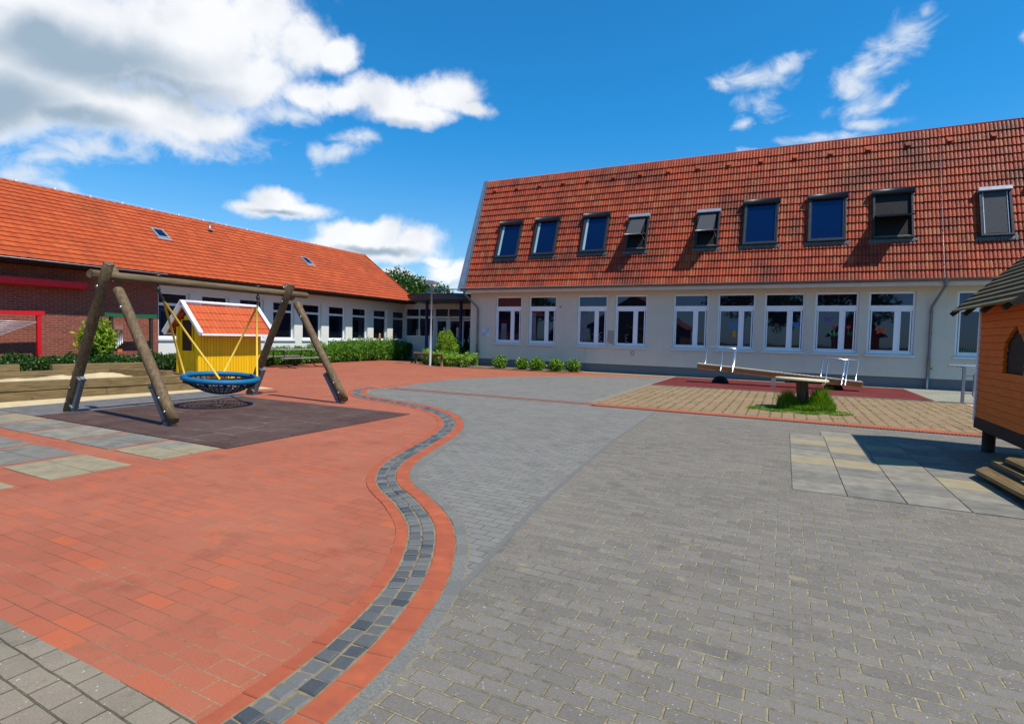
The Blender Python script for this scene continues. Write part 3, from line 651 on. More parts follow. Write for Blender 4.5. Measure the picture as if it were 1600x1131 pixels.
for i in range(18):
    x = -14.55 + i*1.325; p = n_(5.83, .05); m = MB()
    o_ = Vector((x, 0, 0)); vs = [o_+n_(5.72, .035)+U*-.11, o_+n_(5.72, .035)+U*.11, o_+n_(5.98, .03)+U*.11, o_+n_(5.98, .03)+U*-.11, o_+n_(5.72, .13)+U*-.07, o_+n_(5.72, .13)+U*.07]
    m.add(vs, [(0, 1, 5, 4), (4, 5, 2, 3), (0, 4, 3), (1, 2, 5), (0, 3, 2, 1)]); m.obj('roof_vent', M_tileR, RB)
m = MB(); m.tube([tuple(Vector((5.02, 0, 0))+n_(s_, .075)) for s_ in (0, 2, 4, 6.45)], .006, 5)
for s_ in np.arange(.5, 6.4, 1.4): p = Vector((5.02, 0, 0))+n_(s_, .07); m.box(p.x-.014, p.x+.014, p.y-.02, p.y+.02, p.z-.014, p.z+.014)
m.obj('lightning_wire', M_alul, RB)
# downpipes
def downpipe(x, par, dx):
    m = MB(); m.lathe([(.05, -.22), (.05, -.1), (.09, .0), (.09, .06)], (x, 24.66, 4.0), 12)
    m.tube([(x, 24.66, 3.9), (x, 24.7, 3.82), (x+dx, 25.15, 3.1), (x+dx, 25.2, 3.0), (x+dx, 25.2, .9), (x+dx, 25.2, .02)], .05, 12)
    m.tube([(x+dx, 25.2, 1.15), (x+dx, 25.2, .02)], .06, 12)
    for z in (1.15, 2.1, 2.9): m.lathe([(.056, -.02), (.068, -.02), (.068, .02), (.056, .02)], (x+dx, 25.2, z), 12)
    m.box(x+dx-.012, x+dx+.012, 25.2, 25.33, 2.08, 2.12); m.tube([(x+dx+.06, 25.2, .8), (x+dx+.12, 25.2, .8)], .03, 8)
    return m.obj('downpipe', M_pipe, par)
downpipe(5.07, RB, -.27); downpipe(-15.2, RB, .55)
m = MB(); m.box(-10.02, -9.96, YW-.04, YW, 3.1, 3.16); m.obj('wall_fitting', plain('rusty_bolt', C(120, 84, 70), .7), RB)
m = MB(); m.prism([(-7.56, 2.0), (-7.26, 2.02), (-7.26, 1.36), (-7.4, 1.38), (-7.58, 1.46)], YW-.006, YW-.0005, 'y'); m.obj('plaster_patch', render_wall('patch_render', C(150, 148, 138), C(132, 130, 122)), RB)
m = MB(); m.tube([(-6.35+.07*math.cos(t), YW-.006, .98+.1*math.sin(t)) for t in np.linspace(0, 6.283, 14)[:-1]], .012, 5, closed=True); m.obj('wall_ring', M_pipe, RB)
# roof windows (local: x along the roof, y up the slope, z out of the roof)
RW = Matrix((U, V_, N_)).transposed().to_euler()
def rw_frame(w, h, boxr=True, boxmat=M_alu, open_=None, cloth=False, blind=False):
    f_ = .075; m = MB(); zt = .16
    m.box(0, f_, 0, h, -.02, zt); m.box(w-f_, w, 0, h, -.02, zt); m.box(f_, w-f_, 0, f_, -.02, zt); m.box(f_, w-f_, h-f_, h, -.02, zt)
    f = m.obj('roof_window', M_alu, bevel=.008)
    g = MB(); g.box(-.12, w+.14, -.09, -.0, .03, .055)
    for i in range(int((w+.28)/.1)): g.box(-.13+i*.1, -.06+i*.1, -.14-.02*(i % 2), -.085, .032, .053)
    g.obj('lead_apron', M_lead, f, local=True)
    g = MB()
    if boxr: g.tube([(-.04, h-.02, zt-.01), (w+.04, h-.02, zt-.01)], .125, 14)
    else: g.box(-.02, w+.02, h-.05, h+.09, .0, zt+.07)
    g.obj('shutter_box', boxmat, f, local=True)
    g = MB(); g.box(f_, w-f_, f_, h-f_, -.03, .068 if open_ is not None else .085); g.obj('pane' if open_ is None else 'opening', M_glassb if open_ is None else M_black, f, local=True)  # when open, a solid black block stands in for the unlit room
    if open_ is None and not blind:
        q = .05; g = MB(); a, b, c, d = f_, w-f_, f_, h-f_
        g.box(a, a+q, c, d, .086, zt-.02); g.box(b-q, b, c, d, .086, zt-.02); g.box(a+q, b-q, c, c+q, .086, zt-.02); g.box(a+q, b-q, d-q, d, .086, zt-.02); g.obj('sash', M_alu, f, local=True)
    if blind:
        g = MB(); g.box(f_+.06, w-f_-.06, f_+.05, h-f_, .088, .10); g.obj('blind', M_cloth, f, local=True)
        g = MB(); g.box(f_+.03, f_+.055, f_, h-f_, .086, .12); g.box(w-f_-.055, w-f_-.03, f_, h-f_, .086, .12); g.obj('blind_rail', M_alul, f, local=True)
    if open_ is not None:
        # centre-pivot sash swung out, as an own mesh
        L_ = (h-2*f_)/2; cy = h/2; a_ = open_; w1 = w-2*f_-.02; sx = f_+.01; g = MB()
        def pt(x, t, dz): return (x, cy - t*math.cos(a_) + dz*math.sin(a_), .09 + t*math.sin(a_) + dz*math.cos(a_))
        for (x0, x1, t0, t1) in ((sx, sx+.055, -.05, L_), (sx+w1-.055, sx+w1, -.05, L_), (sx+.055, sx+w1-.055, L_-.06, L_), (sx+.055, sx+w1-.055, -.05, .0)):
            vs = [pt(x, t, z) for z in (-.03, .03) for t in (t0, t1) for x in (x0, x1)]
            g.add(vs, [(0, 2, 3, 1), (4, 5, 7, 6), (0, 1, 5, 4), (2, 6, 7, 3), (0, 4, 6, 2), (1, 3, 7, 5)])
        sh_ = g.obj('sash', M_alu, f, local=True)
        g = MB(); vs = [pt(x, t, z) for z in (-.008, .008) for t in (.0, L_-.05) for x in (sx+.05, sx+w1-.05)]
        g.add(vs, [(0, 2, 3, 1), (4, 5, 7, 6), (0, 1, 5, 4), (2, 6, 7, 3), (0, 4, 6, 2), (1, 3, 7, 5)]); g.obj('sash_glass', M_glassb, sh_, local=True) if False else g.obj('pane', M_glassb, f, local=True)
        if cloth:
            e = pt(0, L_, 0); g = MB(); x0, x1 = sx+.02, sx+w1-.08
            vs = [(x0, h-.06, .10), (x1, h-.06, .10), (x1, e[1], e[2]+.02), (x0, e[1], e[2]+.02)]
            g.add(vs + [(x, y-.004, z-.012) for x, y, z in vs], [(0, 1, 2, 3), (7, 6, 5, 4), (0, 4, 5, 1), (1, 5, 6, 2), (2, 6, 7, 3), (3, 7, 4, 0)]); g.obj('awning_cloth', M_cloth, f, local=True)
            g = MB(); g.tube([(x0-.03, e[1], e[2]+.02), (x1+.03, e[1], e[2]+.02)], .022, 8); g.tube([(x1+.05, e[1]+.06, .08), (x1+.05, e[1]-.01, e[2])], .012, 6); g.obj('awning_bar', M_alul, f, local=True)
        g = MB(); g.box(f_+.0, w-f_, f_+.001, f_+.03, .069, .12); g.obj('inner_sill', plain('pale_wood_sill', C(196, 170, 130), .6), f, local=True)
    return f
def put(f, x, s_):
    f.parent = RB; p = n_(s_, .03) + Vector((x, 0, 0)); f.location = p - Vector(RB.location); f.rotation_euler = RW
A0 = rw_frame(1.26, 2.0); put(A0, -13.68, 1.6)
g = MB(); g.box(.13, .24, .14, 1.82, .088, .098); g.obj('curtain_reveal', M_reveal, A0, local=True)  # pale strip laid on the pane stands in for the window's inner reveal
A1 = dup(A0, RB); put(A1, -11.64, 1.65); A2 = dup(A0, RB); put(A2, -9.07, 1.67)
B0 = rw_frame(.95, 1.74, False, M_alul, open_=R(58), cloth=True); put(B0, -6.83, 1.66); B1 = dup(B0, RB); put(B1, -3.74, 1.63)
D0 = rw_frame(1.34, 2.04); put(D0, -1.82, 1.65); D1 = dup(D0, RB); put(D1, .61, 1.65)
E0 = rw_frame(1.31, 2.04, open_=R(58)); put(E0, 2.82, 1.63)
F0 = rw_frame(.92, 1.86, False, M_alul, blind=True); put(F0, 6.08, 1.53)
G0 = dup(D0, RB); put(G0, 7.6, 1.6)
# things in the windows
def cut(name, label, cat, polys, x, z, mats, grp=None):
    m = MB()
    for i, (p, k_) in enumerate(polys): m.prism([(x+a, z+b) for a, b in p], YW+.105-.001*i, YW+.1085-.001*i, 'y', k_)
    o = m.obj(name, mats); o['label'] = label; o['category'] = cat
    if grp: o['group'] = grp
    return o
BF = [[(-.02, -.1), (.02, -.1), (.02, .08), (-.02, .08)], [(.02, .0), (.14, .12), (.18, .02), (.1, -.03), (.13, -.11), (.05, -.12)], [(-.02, .0), (-.14, .12), (-.18, .02), (-.1, -.03), (-.13, -.11), (-.05, -.12)]]
def sc(ps, s_): return [[(a*s_, b*s_) for a, b in p] for p in ps]
mb_, mp_, mo_, mr_, mg_, my_ = pc('blue_card', 40, 110, 170), pc('purple_card', 90, 70, 130), pc('orange_card', 170, 70, 40), pc('red_card', 150, 44, 44), pc('green_card', 60, 130, 90), pc('amber_card', 190, 120, 40)
cut('paper_butterfly', 'blue paper butterfly above an amber card in the sixth tall window from the corner', 'window decoration', [(p, 0) for p in sc(BF, 1.05)], -2.03, 2.32, [mb_], 'paper decorations in the windows')
cut('paper_card', 'amber paper card under the blue butterfly in the sixth tall window', 'window decoration', [([(-.06, -.16), (.07, -.16), (.07, .12), (-.06, .12)], 0)], -2.0, 1.98, [my_], 'paper decorations in the windows')
cut('paper_butterfly', 'blue paper butterfly on the narrow pane of the window left of the tulips', 'window decoration', [(p, 0) for p in sc(BF, .95)], .35, 2.42, [mb_], 'paper decorations in the windows')
cut('paper_butterfly', 'purple paper butterfly over the green paper tulips', 'window decoration', [(p, 0) for p in sc(BF, 1.0)], 1.5, 2.62, [mp_], 'paper decorations in the windows')
cut('paper_butterfly', 'orange paper butterfly in the window beside the downpipe', 'window decoration', [(p, 0) for p in sc(BF, 1.1)], 3.28, 2.2, [mo_], 'paper decorations in the windows')
LF = [[(0, 0), (.05, .1), (.02, .26), (-.04, .12)], [(.05, 0), (.16, .1), (.24, .26), (.1, .16)]]
def tulip(h, lf): return [([(-.012, -.25), (.012, -.25), (.012, .06), (-.012, .06)], 1), ([(-.06, .05), (.06, .05), (.08, .19), (.03, .13), (0, .2), (-.03, .13), (-.08, .19)], 0)] + [([(a*l, b-.25) for a, b in p], 1) for p in LF for l in lf]
cut('paper_tulip', 'red paper tulip with green leaves on the wide pane below the purple butterfly', 'window decoration', tulip(1, (1, -1)), 1.72, 2.18, [mr_, mg_], 'paper decorations in the windows')
cut('paper_tulip', 'small red paper tulip on the narrow pane next to the purple butterfly', 'window decoration', tulip(1, (1,)), 2.2, 2.2, [mr_, pc('dull_green_card', 30, 70, 50)], 'paper decorations in the windows')
cut('paper_tulip', 'dark red paper tulip left of the blue butterfly stuck on a narrow pane', 'window decoration', tulip(1, (1, -1)), -.35, 2.24, [pc('dim_red_card', 110, 36, 36), pc('dim_green_card', 30, 72, 48)], 'paper decorations in the windows')
cut('paper_grass', 'row of small green paper leaves low in the window next to the orange hut', 'window decoration', [([(i*.07, 0), (i*.07+.05, 0), (i*.07+.02, .16)], 0) for i in range(10)], 5.7, 1.42, [mg_], 'paper decorations in the windows')
mw_ = pc('pale_paint', 130, 140, 150)
def curve_sign(label, pts, x, z):
    m = MB(); m.tube([(x+a, YW+.107, z+b) for a, b in pts], .011, 5); o = m.obj('painted_letter', mw_); tag(o, label, 'window lettering', 'letters painted on the windows')
arc = lambda cx, cy, r_, a, b: [(cx+r_*math.cos(R(t)), cy+r_*math.sin(R(t))) for t in np.linspace(a, b, 9)]
curve_sign('pale letter D painted low on the wide pane of the third window', [(-.04, .14)] + arc(0, 0, .14, 80, -80) + [(-.04, -.14)], -8.35, 1.68)
curve_sign('pale curly three painted on the narrow pane of the third window', arc(0, .1, .1, 60, 270) + arc(0, -.1, .1, 90, 300), -7.92, 1.7)
curve_sign('pale curly three painted low on the wide pane of the fourth window', arc(0, .09, .09, 60, 270) + arc(0, -.09, .09, 90, 300), -6.65, 1.66)
for i, (x, z) in enumerate([(-14.42, 1.84), (-14.2, 1.84), (-14.41, 1.6), (-14.19, 1.6)]):
    m = MB(); m.box(x, x+.19, YW-.012, YW-.002, z, z+.2, 0)
    for j, (a, b) in enumerate(((.03, .14), (.05, .09), (.03, .05))): m.box(x+a, x+a+.1-.02*j, YW-.015, YW-.0125, z+b, z+b+.02, 1)
    tag(m.obj('wall_notice', [M_paper, pc('blue_print', 110, 150, 190)] if i in (0, 3) else [pc('blue_notice%s' % '', 150, 176, 200), M_paper]),
        ['upper left white notice of the four on the cream wall by the entrance', 'upper right bluish notice of the four on the cream wall by the entrance', 'lower left bluish notice of the four on the cream wall by the entrance', 'lower right white notice of the four on the cream wall by the entrance'][i], 'notice', 'notices on the wall')
# ================================================================ LEFT WING
XW = -23.0
LW = thing('school_wing', 'low school wing with bright orange tiled roof, brick end and white wall with windows', 'building', (XW, 13.6, 0))
LY = [13.63+i*1.868 for i in range(9)]; lw, lh, lz = 1.32, 1.92, 1.19
m = MB(); m.wall('x', XW, .3, 13.6, 29.8, 0, 3.62, [(y, y+lw, lz, lz+lh) for y in LY]); m.obj('white_wall', M_white, LW)
m = MB(); m.wall('x', XW+.02, .3, -1, 13.598, 0, 3.62, []); bw = m.obj('brick_wall', M_brick, LW)
# brick pattern runs in the wall plane: swap axes for the brick texture
mb2 = M_brick.node_tree
for n in mb2.nodes:
    if n.type == 'MAPPING':
        sepn = mb2.nodes.new('ShaderNodeSeparateXYZ'); cmb = mb2.nodes.new('ShaderNodeCombineXYZ'); tcn = [q for q in mb2.nodes if q.type == 'TEX_COORD'][0]
        mb2.links.new(tcn.outputs['Object'], sepn.inputs[0]); mb2.links.new(sepn.outputs[1], cmb.inputs[0]); mb2.links.new(sepn.outputs[2], cmb.inputs[1]); mb2.links.new(sepn.outputs[0], cmb.inputs[2])
        mb2.links.new(cmb.outputs[0], n.inputs[0])
m = MB(); m.box(-30.3, -30.0, -1, 29.8, 0, 3.6); m.prism([(-30.3, 0), (-23.3, 0), (-23.3, 3.5), (-26.7, 6.3), (-30.3, 3.7)], 29.5, 29.8, 'y'); m.obj('gable_wall', M_white, LW)
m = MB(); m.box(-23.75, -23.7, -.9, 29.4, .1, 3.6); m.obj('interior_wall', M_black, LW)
m = MB(); m.box(-23.32, -22.16, -1, 29.85, 3.61, 3.66); m.box(-22.19, -22.15, -1, 29.85, 3.661, 3.78); m.obj('soffit', M_soffit, LW)
wl = window(lw, lh, 1.36, 1.47, [(.09, lw-.09)], mats=(M_pvc, M_glass, M_sillm), cas=0, silld=.2)
wl.parent = LW; wl.rotation_euler = (0, 0, R(90)); wl.location = (-.14, LY[0]-13.6, lz)
for y in LY[1:]: dup(wl, LW, (-.14, y-13.6, lz))
AL = R(35.5); Ul = Vector((0, 1, 0)); Vl = Vector((-math.cos(AL), 0, math.sin(AL))); Nl = Ul.cross(Vl)
SL = 4.6/math.cos(AL)
prL = lambda u: .013*(.5+.5*np.cos(2*np.pi*(u-.25)))**1.3
V, F, T = tile_roof((-22.1, -1, 3.77), Ul, Vl, Nl, 30.85, SL, .30, 18, prL, .036, 6)
npmesh('roof', V, F, M_tileL, LW, T)
nl = lambda y, s_, d: Vector((-22.1, y, 3.77)) + Vl*s_ + Nl*d
zt_ = nl(0, SL, 0)
m = MB(); m.prism([(-22.14, 3.70), (nl(0, .05, -.03).x, nl(0, .05, -.03).z), (zt_.x, zt_.z-.05), (2*zt_.x+22.14, 3.70)], -.98, 29.80, 'y'); m.obj('roof_body', M_tileL, LW)
m = MB()
for i in range(103):
    y = -1+i*.3; m.tube([(zt_.x, y, zt_.z-.03), (zt_.x, y+.29, zt_.z-.045)], [.085, .1], 8)
m.obj('ridge_tiles', M_tileL, LW)
m = MB(); m.tube([(zt_.x, -.5, zt_.z+.11), (zt_.x, 29.5, zt_.z+.11)], .006, 4)
for i in range(24):
    y = .4+i*1.26; m.box(zt_.x-.03, zt_.x+.03, y-.03, y+.03, zt_.z+.04, zt_.z+.12)
m.obj('lightning_wire', M_wpaint, LW)
m = MB(); m.beam((-22.13, 29.87, 3.78), (zt_.x, 29.87, zt_.z+.02), .03, .16); m.obj('verge_board', M_tileL, LW)
gp = [(-22.05+.07*math.cos(t), 3.72+.07*math.sin(t)) for t in np.linspace(math.pi, 2*math.pi, 8)] + [(-22.05+.06*math.cos(t), 3.72+.06*math.sin(t)) for t in np.linspace(2*math.pi, math.pi, 8)]
m = MB(); m.prism(gp, -1, 29.8, 'y'); m.tube([(-21.98, -1, 3.725), (-21.98, 13.4, 3.725)], .012, 5, 1); m.obj('gutter', [M_soffit, M_alul], LW)
def lroofwin(y, s_, w=.52, h=.72):
    e = Matrix((Ul, Vl, Nl)).transposed().to_euler(); g = MB(); f_ = .06
    g.box(0, f_, 0, h, 0, .09); g.box(w-f_, w, 0, h, 0, .09); g.box(f_, w-f_, 0, f_, 0, .09); g.box(f_, w-f_, h-f_, h, 0, .09); g.box(-.05, w+.05, -.12, -.001, .02, .05)
    f = g.obj('roof_window', M_alul, LW, local=True); f.location = nl(y, s_, .02)-Vector(LW.location); f.rotation_euler = e
    g = MB(); g.box(f_, w-f_, f_, h-f_, .04, .05); g.box(f_, w-f_, h/2-.01, h/2+.01, .051, .06); g.obj('pane', M_glassb, f, local=True)
lroofwin(14.5, 2.95); lroofwin(22.6, 2.75)
m = MB(); p = nl(18.05, 5.0, 0); m.tube([p, p+Vector((0, 0, .32))], .05, 8); m.tube([p+Vector((0, 0, .3)), p+Vector((0, .25, .38))], .035, 6); q = nl(17.85, 4.7, .05); m.box(q.x-.18, q.x+.18, q.y-.12, q.y+.12, q.z-.02, q.z+.03); m.obj('vent_pipe', M_alul, LW)
# red awning beam on the brick end
m = MB(); m.box(-22.98, -22.5, 2.5, 10.85, 2.93, 3.17); tag(m.obj('awning', M_redp, bevel=.02), 'long bright red box awning under the dark eaves of the brick wall', 'awning')

# ================================================================ ENTRANCE
EB = thing('entrance_hall', 'glazed white entrance with a round dark canopy between the two school buildings', 'building', (-19, 29.8, 0))
xs = [-22.85, -21.8, -20.6, -19.5, -18.5, -17.5, -16.4, -15.3]
m = MB(); m.box(-23, -15.15, 29.86, 30.1, 3.36, 3.9); m.box(-23, -22.86, 29.82, 30.0, 0, 3.36); m.box(-20.7, -20.5, 29.82, 29.99, 0, 3.36)
m.box(-23, -20.7, 29.84, 29.98, 0, 1.45); m.box(-17.6, -15.15, 29.84, 29.98, 0, 1.45); m.obj('wall', M_white, EB)
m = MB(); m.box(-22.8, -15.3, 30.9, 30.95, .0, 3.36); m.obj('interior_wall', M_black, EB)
m = MB()
for x in xs[1:]: m.box(x-.045, x+.045, 29.80, 29.88, 1.45 if (x < -20.7 or x > -17.4) else .0, 3.36)
m.box(-22.86, -15.15, 29.81, 29.87, 2.66, 2.82); m.box(-22.86, -15.15, 29.81, 29.87, 3.28, 3.355); m.box(-22.86, -20.7, 29.81, 29.87, 1.45, 1.52); m.obj('window_frame', M_pvc, EB)
for a, b in zip(xs, xs[1:]):
    g = MB(); g.box(a+.05, b-.05, 29.84, 29.85, 2.82, 3.28); g.obj('pane', M_glass, EB)
    if a < -20.7 or a > -17.6: g = MB(); g.box(a+.05, b-.05, 29.84, 29.85, 1.5, 2.66); g.obj('pane', M_glass, EB)
for a, b in ((-20.45, -19.55), (-19.45, -18.55), (-18.45, -17.6)):
    g = MB(); g.box(a, a+.1, 29.79, 29.85, 0, 2.62); g.box(b-.1, b, 29.79, 29.85, 0, 2.62); g.box(a+.1, b-.1, 29.79, 29.85, 2.52, 2.62); g.box(a+.1, b-.1, 29.79, 29.85, 0, .7 if a > -18.5 else .95)
    d = g.obj('door', M_pvc, EB); g = MB(); g.box(a+.1, b-.1, 29.82, 29.83, .95, 2.52); g.obj('pane', M_glass, d)
    g = MB(); g.tube([(b-.05, 29.78, 1.0), (b-.05, 29.72, 1.0), (b-.05, 29.72, 1.3), (b-.05, 29.78, 1.3)], .014, 6); g.obj('handle', M_chrome, d)
    g = MB(); g.box(a+.55, a+.72, 29.812, 29.818, 1.5, 2.1); g.obj('notice', M_paper, d)
m = MB(); cx, cy, cr = -18.35, 29.3, 3.15
m.lathe([(0, 4.0), (cr-.02, 4.0), (cr+.1, 3.98), (cr+.1, 3.93)], (cx, cy, 0), 64, 1, False)
m.lathe([(cr+.1, 3.93), (cr, 3.93), (cr, 3.80), (cr-.08, 3.80), (cr-.08, 3.66), (cr-.3, 3.62), (0, 3.62)], (cx, cy, 0), 64, 0, False)
m.obj('canopy', [M_navyf, M_roofd], EB)
m = MB(); m.tube([(cx+2.1*math.cos(t), cy+2.1*math.sin(t), 4.3) for t in np.linspace(0, 2*math.pi, 49)[:-1]], .03, 6, closed=True)
for t in np.linspace(0, 2*math.pi, 9)[:-1]: m.tube([(cx+2.1*math.cos(t), cy+2.1*math.sin(t), 4.0), (cx+2.1*math.cos(t), cy+2.1*math.sin(t), 4.3)], .02, 6)
m.obj('roof_rail', pc('rail_blue', 60, 110, 150), EB)
for x in (-19.55, -17.13):
    m = MB(); m.tube([(x, 27.5, 0), (x, 27.5, 3.62)], .095, 16); m.lathe([(.16, 0), (.16, .03), (.09, .035)], (x, 27.5, 0), 16); m.obj('column', M_navy, EB)
m = MB(); m.box(-23.4, -15.16, 30.0, 35, 3.9, 4.02); m.box(-23.4, -23.1, 30.1, 35, 0, 3.9); m.box(-22.05, -15.2, 28.9, 30.0, 3.89, 4.01); m.obj('flat_roof_sun_block', M_roofd, EB)  # forward slab added to keep a sun patch off the entrance wall
tag((lambda m: (m.lathe([(0, 0), (.07, 0), (.075, .15), (.05, .24), (.06, .3), (.05, .38), (0, .42)], (-22.93, 27.2, 1.21), 10), m.tube([(-22.9, 27.15, 1.5), (-22.85, 27.08, 1.42)], .02, 6), m.obj('plush_toy', pc('tan_plush', 190, 140, 84)))[2])(MB()), 'small tan plush animal sitting in a window of the white wing near the entrance', 'toy')
_o = bpy.data.objects['plush_toy']; _o.location = (0, 0, 0)

# ================================================================ SWING
SW = thing('basket_swing', 'weathered log A-frame swing with a blue basket seat hanging from yellow ropes', 'swing', (-10.4, 7.4, 0))
def log(name, p, q, r_, par, label=None):
    p, q = Vector(p), Vector(q); n = 9; m = MB(); pts = []; rs = []
    for i in range(n+1):
        t = i/n; pts.append(p.lerp(q, t)+Vector((rng.normal(), rng.normal(), 0))*.004); rs.append(r_*(1-.06*t+.02*rng.normal()))
    d = (q-p).normalized(); pts = [p-d*.012] + pts + [q+d*.02]; rs = [r_*.86] + rs + [rs[-1]*.8]
    m.tube(pts, rs, 16); o = m.obj(name, M_logY if name == 'crossbeam' else M_log, par, bevel=0)
    # bolts
    g = MB()
    for t in (.07, .17, .86): c = p.lerp(q, t); g.lathe([(0, .012), (.014, .008), (.022, 0), (.022, -.01)], (0, 0, 0), 8); vs = g.v[-32:]; a = Vector((0, -1, 0)); qd = a.to_track_quat('Z', 'Y'); g.v[-32:] = [tuple(qd @ Vector(v) + c + a*(r_+.002)) for v in vs]
    g.obj('bolt', M_chrome, o) ; return o
def rt_(v): return v
ZB = 2.49; XB = -10.61
bm = log('crossbeam', (XB, 5.16, ZB), (XB+.02, 9.82, ZB), .078, SW)
for y0, s_, ys in ((5.42, 1, 5.30), (9.28, 1, 9.14)):
    a = log('leg', (-11.93, y0, .03), (-10.34, ys, 2.66), .088, SW)
    b = log('leg', (-8.86, y0+.06, .1), (-10.28, ys+.12, 2.24), .088, SW)
    st = log('stub', (-10.66, ys+.32, 2.40), (-10.90, ys+.32, 2.70), .075, SW)
    for base, top, off in (((-11.93, y0, 0), (-10.34, ys, 2.66), .155), ((-8.86, y0+.06, .0), (-10.28, ys+.12, 2.24), -.15)):
        base, top = Vector(base), Vector(top); d = (top-base).normalized(); o_ = Vector((off, 0, 0)) if off > 0 else Vector((off, 0, 0))
        p = base + o_*1.0; p.z = .0; q = p + d*.78; m = MB()
        sd = Vector((0, 1, 0))
        m.beam(p, q, .07, .085, upv=sd.cross(d)); m.beam(p+d*.74-o_*.25, p+d*.77-o_*.25, .12, .12, upv=sd.cross(d)); m.beam(p+d*.12-o_*.25, p+d*.15-o_*.25, .12, .12, upv=sd.cross(d)); m.box(p.x-.08, p.x+.08, p.y-.08, p.y+.08, -.01, .016)
        m.obj('steel_shoe', M_shoe, SW)
def chain(p, q, par, name='chain'):
    p, q = Vector(p), Vector(q); d = (q-p); n = int(d.length/.04)+1; m = MB(); dn = d.normalized(); a0 = dn.cross(Vector((1, 0, 0))).normalized(); b0 = dn.cross(a0)
    for i in range(n):
        c = p+d*((i+.5)/n); a = a0 if i % 2 else b0
        m.tube([tuple(c + dn*.026*math.cos(t) + a*.014*math.sin(t)) for t in np.linspace(0, 2*math.pi, 9)[:-1]], .005, 5, closed=True)
    return m.obj(name, M_chain, par)
SC = Vector((-10.45, 7.46, .60)); SR = .69
for sy, yb in ((-1, 6.28), (1, 8.46)):
    hook = Vector((XB, yb, ZB-.09)); pt_ = Vector((XB+.05, yb-.07*sy, 2.10))
    m = MB(); m.tube([hook+Vector((0, 0, .2)), hook+Vector((0, 0, -.06))], .018, 8); m.lathe([(.05, .18), (.05, .2), (0, .2)], tuple(hook), 10); m.lathe([(0, -.12), (.04, -.11), (.045, -.05), (.02, -.02), (.02, .0)], tuple(hook), 10); m.obj('hanger', M_chain, SW)
    chain(hook+Vector((0, 0, -.1)), pt_, SW); chain(hook+Vector((.05, 0, -.1)), pt_+Vector((.03, 0, -.0)), SW)
    for ang in (38, 142):
        a = R(ang*sy); c = SC + Vector((math.cos(a)*SR, math.sin(a)*SR, .03)); m = MB(); m.tube([pt_+Vector((0, 0, .02)), pt_.lerp(c, .5), c], .021, 8); m.obj('rope', M_yrope, SW)
m = MB(); tl = lambda x, y: .02*(-x)
m.tube([(SC.x+SR*math.cos(t), SC.y+SR*math.sin(t), SC.z-.05*math.cos(t)) for t in np.linspace(0, 2*math.pi, 41)[:-1]], .055, 12, closed=True); ring = m.obj('seat_ring', M_bluer, SW)
m = MB()
bowl = lambda r_, t: (SC.x+r_*math.cos(t), SC.y+r_*math.sin(t), SC.z-.05*math.cos(t)*r_/SR-.05-.27*(1-(r_/SR)**2))
for j in range(36):
    t = 2*math.pi*j/36; m.tube([bowl(SR*k_/6, t+.0*(k_)) for k_ in range(1, 7)], .012, 4)
for k_ in range(1, 9): m.tube([bowl(SR*k_/9, t) for t in np.linspace(0, 2*math.pi, 37)[:-1]], .013, 4, closed=True)
for j in range(12):
    t = 2*math.pi*j/12; m.tube([(SC.x+(SR)*math.cos(t), SC.y+SR*math.sin(t), SC.z-.05), bowl(SR*.88, t)], .03, 6)
m.obj('seat_net', M_net, SW)

# ================================================================ PLAYHOUSE
PH = thing('playhouse', 'small bright yellow wooden playhouse with orange tiled gable roof and white barge boards', 'playhouse', (-15.67, 11.1, .2))
x0, x1, y0, y1, zb, ze = -16.16, -15.2, 10.1, 12.17, .12, 1.66
m = MB(); m.box(x0, x1, y0+.06, y1, zb, ze); m.prism([(x0, ze), (x1, ze), ((x0+x1)/2, ze+.49)], y0+.06, y1, 'y')
n = 22
for i in range(n):
    a = y0+.02 + (y1-y0-.02)*i/n; b = a+(y1-y0)/n-.012; m.box(x1+.0005, x1+.018, a, b, zb, ze+.1)
for i in range(10):
    a = x0+(x1-x0)*i/10; b = a+(x1-x0)/10-.012; c = (a+b)/2; top = ze+.49*(1-abs(c-(x0+x1)/2)/((x1-x0)/2))-.02
    if b > -15.97 and a < -15.48: m.box(a, b, y0+.035, y0+.059, zb, .95); m.box(a, b, y0+.035, y0+.059, 1.86, max(top, 1.87))
    else: m.box(a, b, y0+.035, y0+.059, zb, top)
for (x, y) in ((x0+.02, y0+.03), (x1-.01, y0+.03), (x1-.01, y1)): m.box(x-.035, x+.045, y-.04, y+.04, zb-.002, ze)
m.box(x1+.0185, x1+.032, y0+.05, y1, .83, .86)
m.obj('wall', M_yellow, PH)
m = MB(); m.box(-15.97, -15.48, y0+.045, y0+.058, .95, 1.86); m.obj('dark_window_panel', pc('dark_brown_panel', 50, 26, 20), PH)  # solid dark panel stands in for the shaded opening
m = MB(); m.box(-16.0, -15.96, y0+.02, y0+.044, .93, 1.88); m.box(-15.49, -15.45, y0+.02, y0+.044, .93, 1.88); m.box(-15.96, -15.49, y0+.02, y0+.044, .93, .96); m.obj('window_frame', M_yellow, PH)
PA = math.atan2(.88, .83); rx, rz = -15.68, 2.31
for sg in (1, -1):
    Up = Vector((0, 1, 0))*sg; Vp = Vector((-math.cos(PA)*sg, 0, math.sin(PA))); Np = Up.cross(Vp)
    o_ = (rx+.80*sg, 9.98 if sg > 0 else 12.42, rz-.80*math.tan(PA))
    V, F, T = tile_roof(o_, Up, Vp, Np, 2.44, .80/math.cos(PA), .135, 4, lambda u: .012*(.5+.5*np.cos(2*np.pi*u)), .018, 6)
    npmesh('roof', V, F, M_ptile, PH, T)
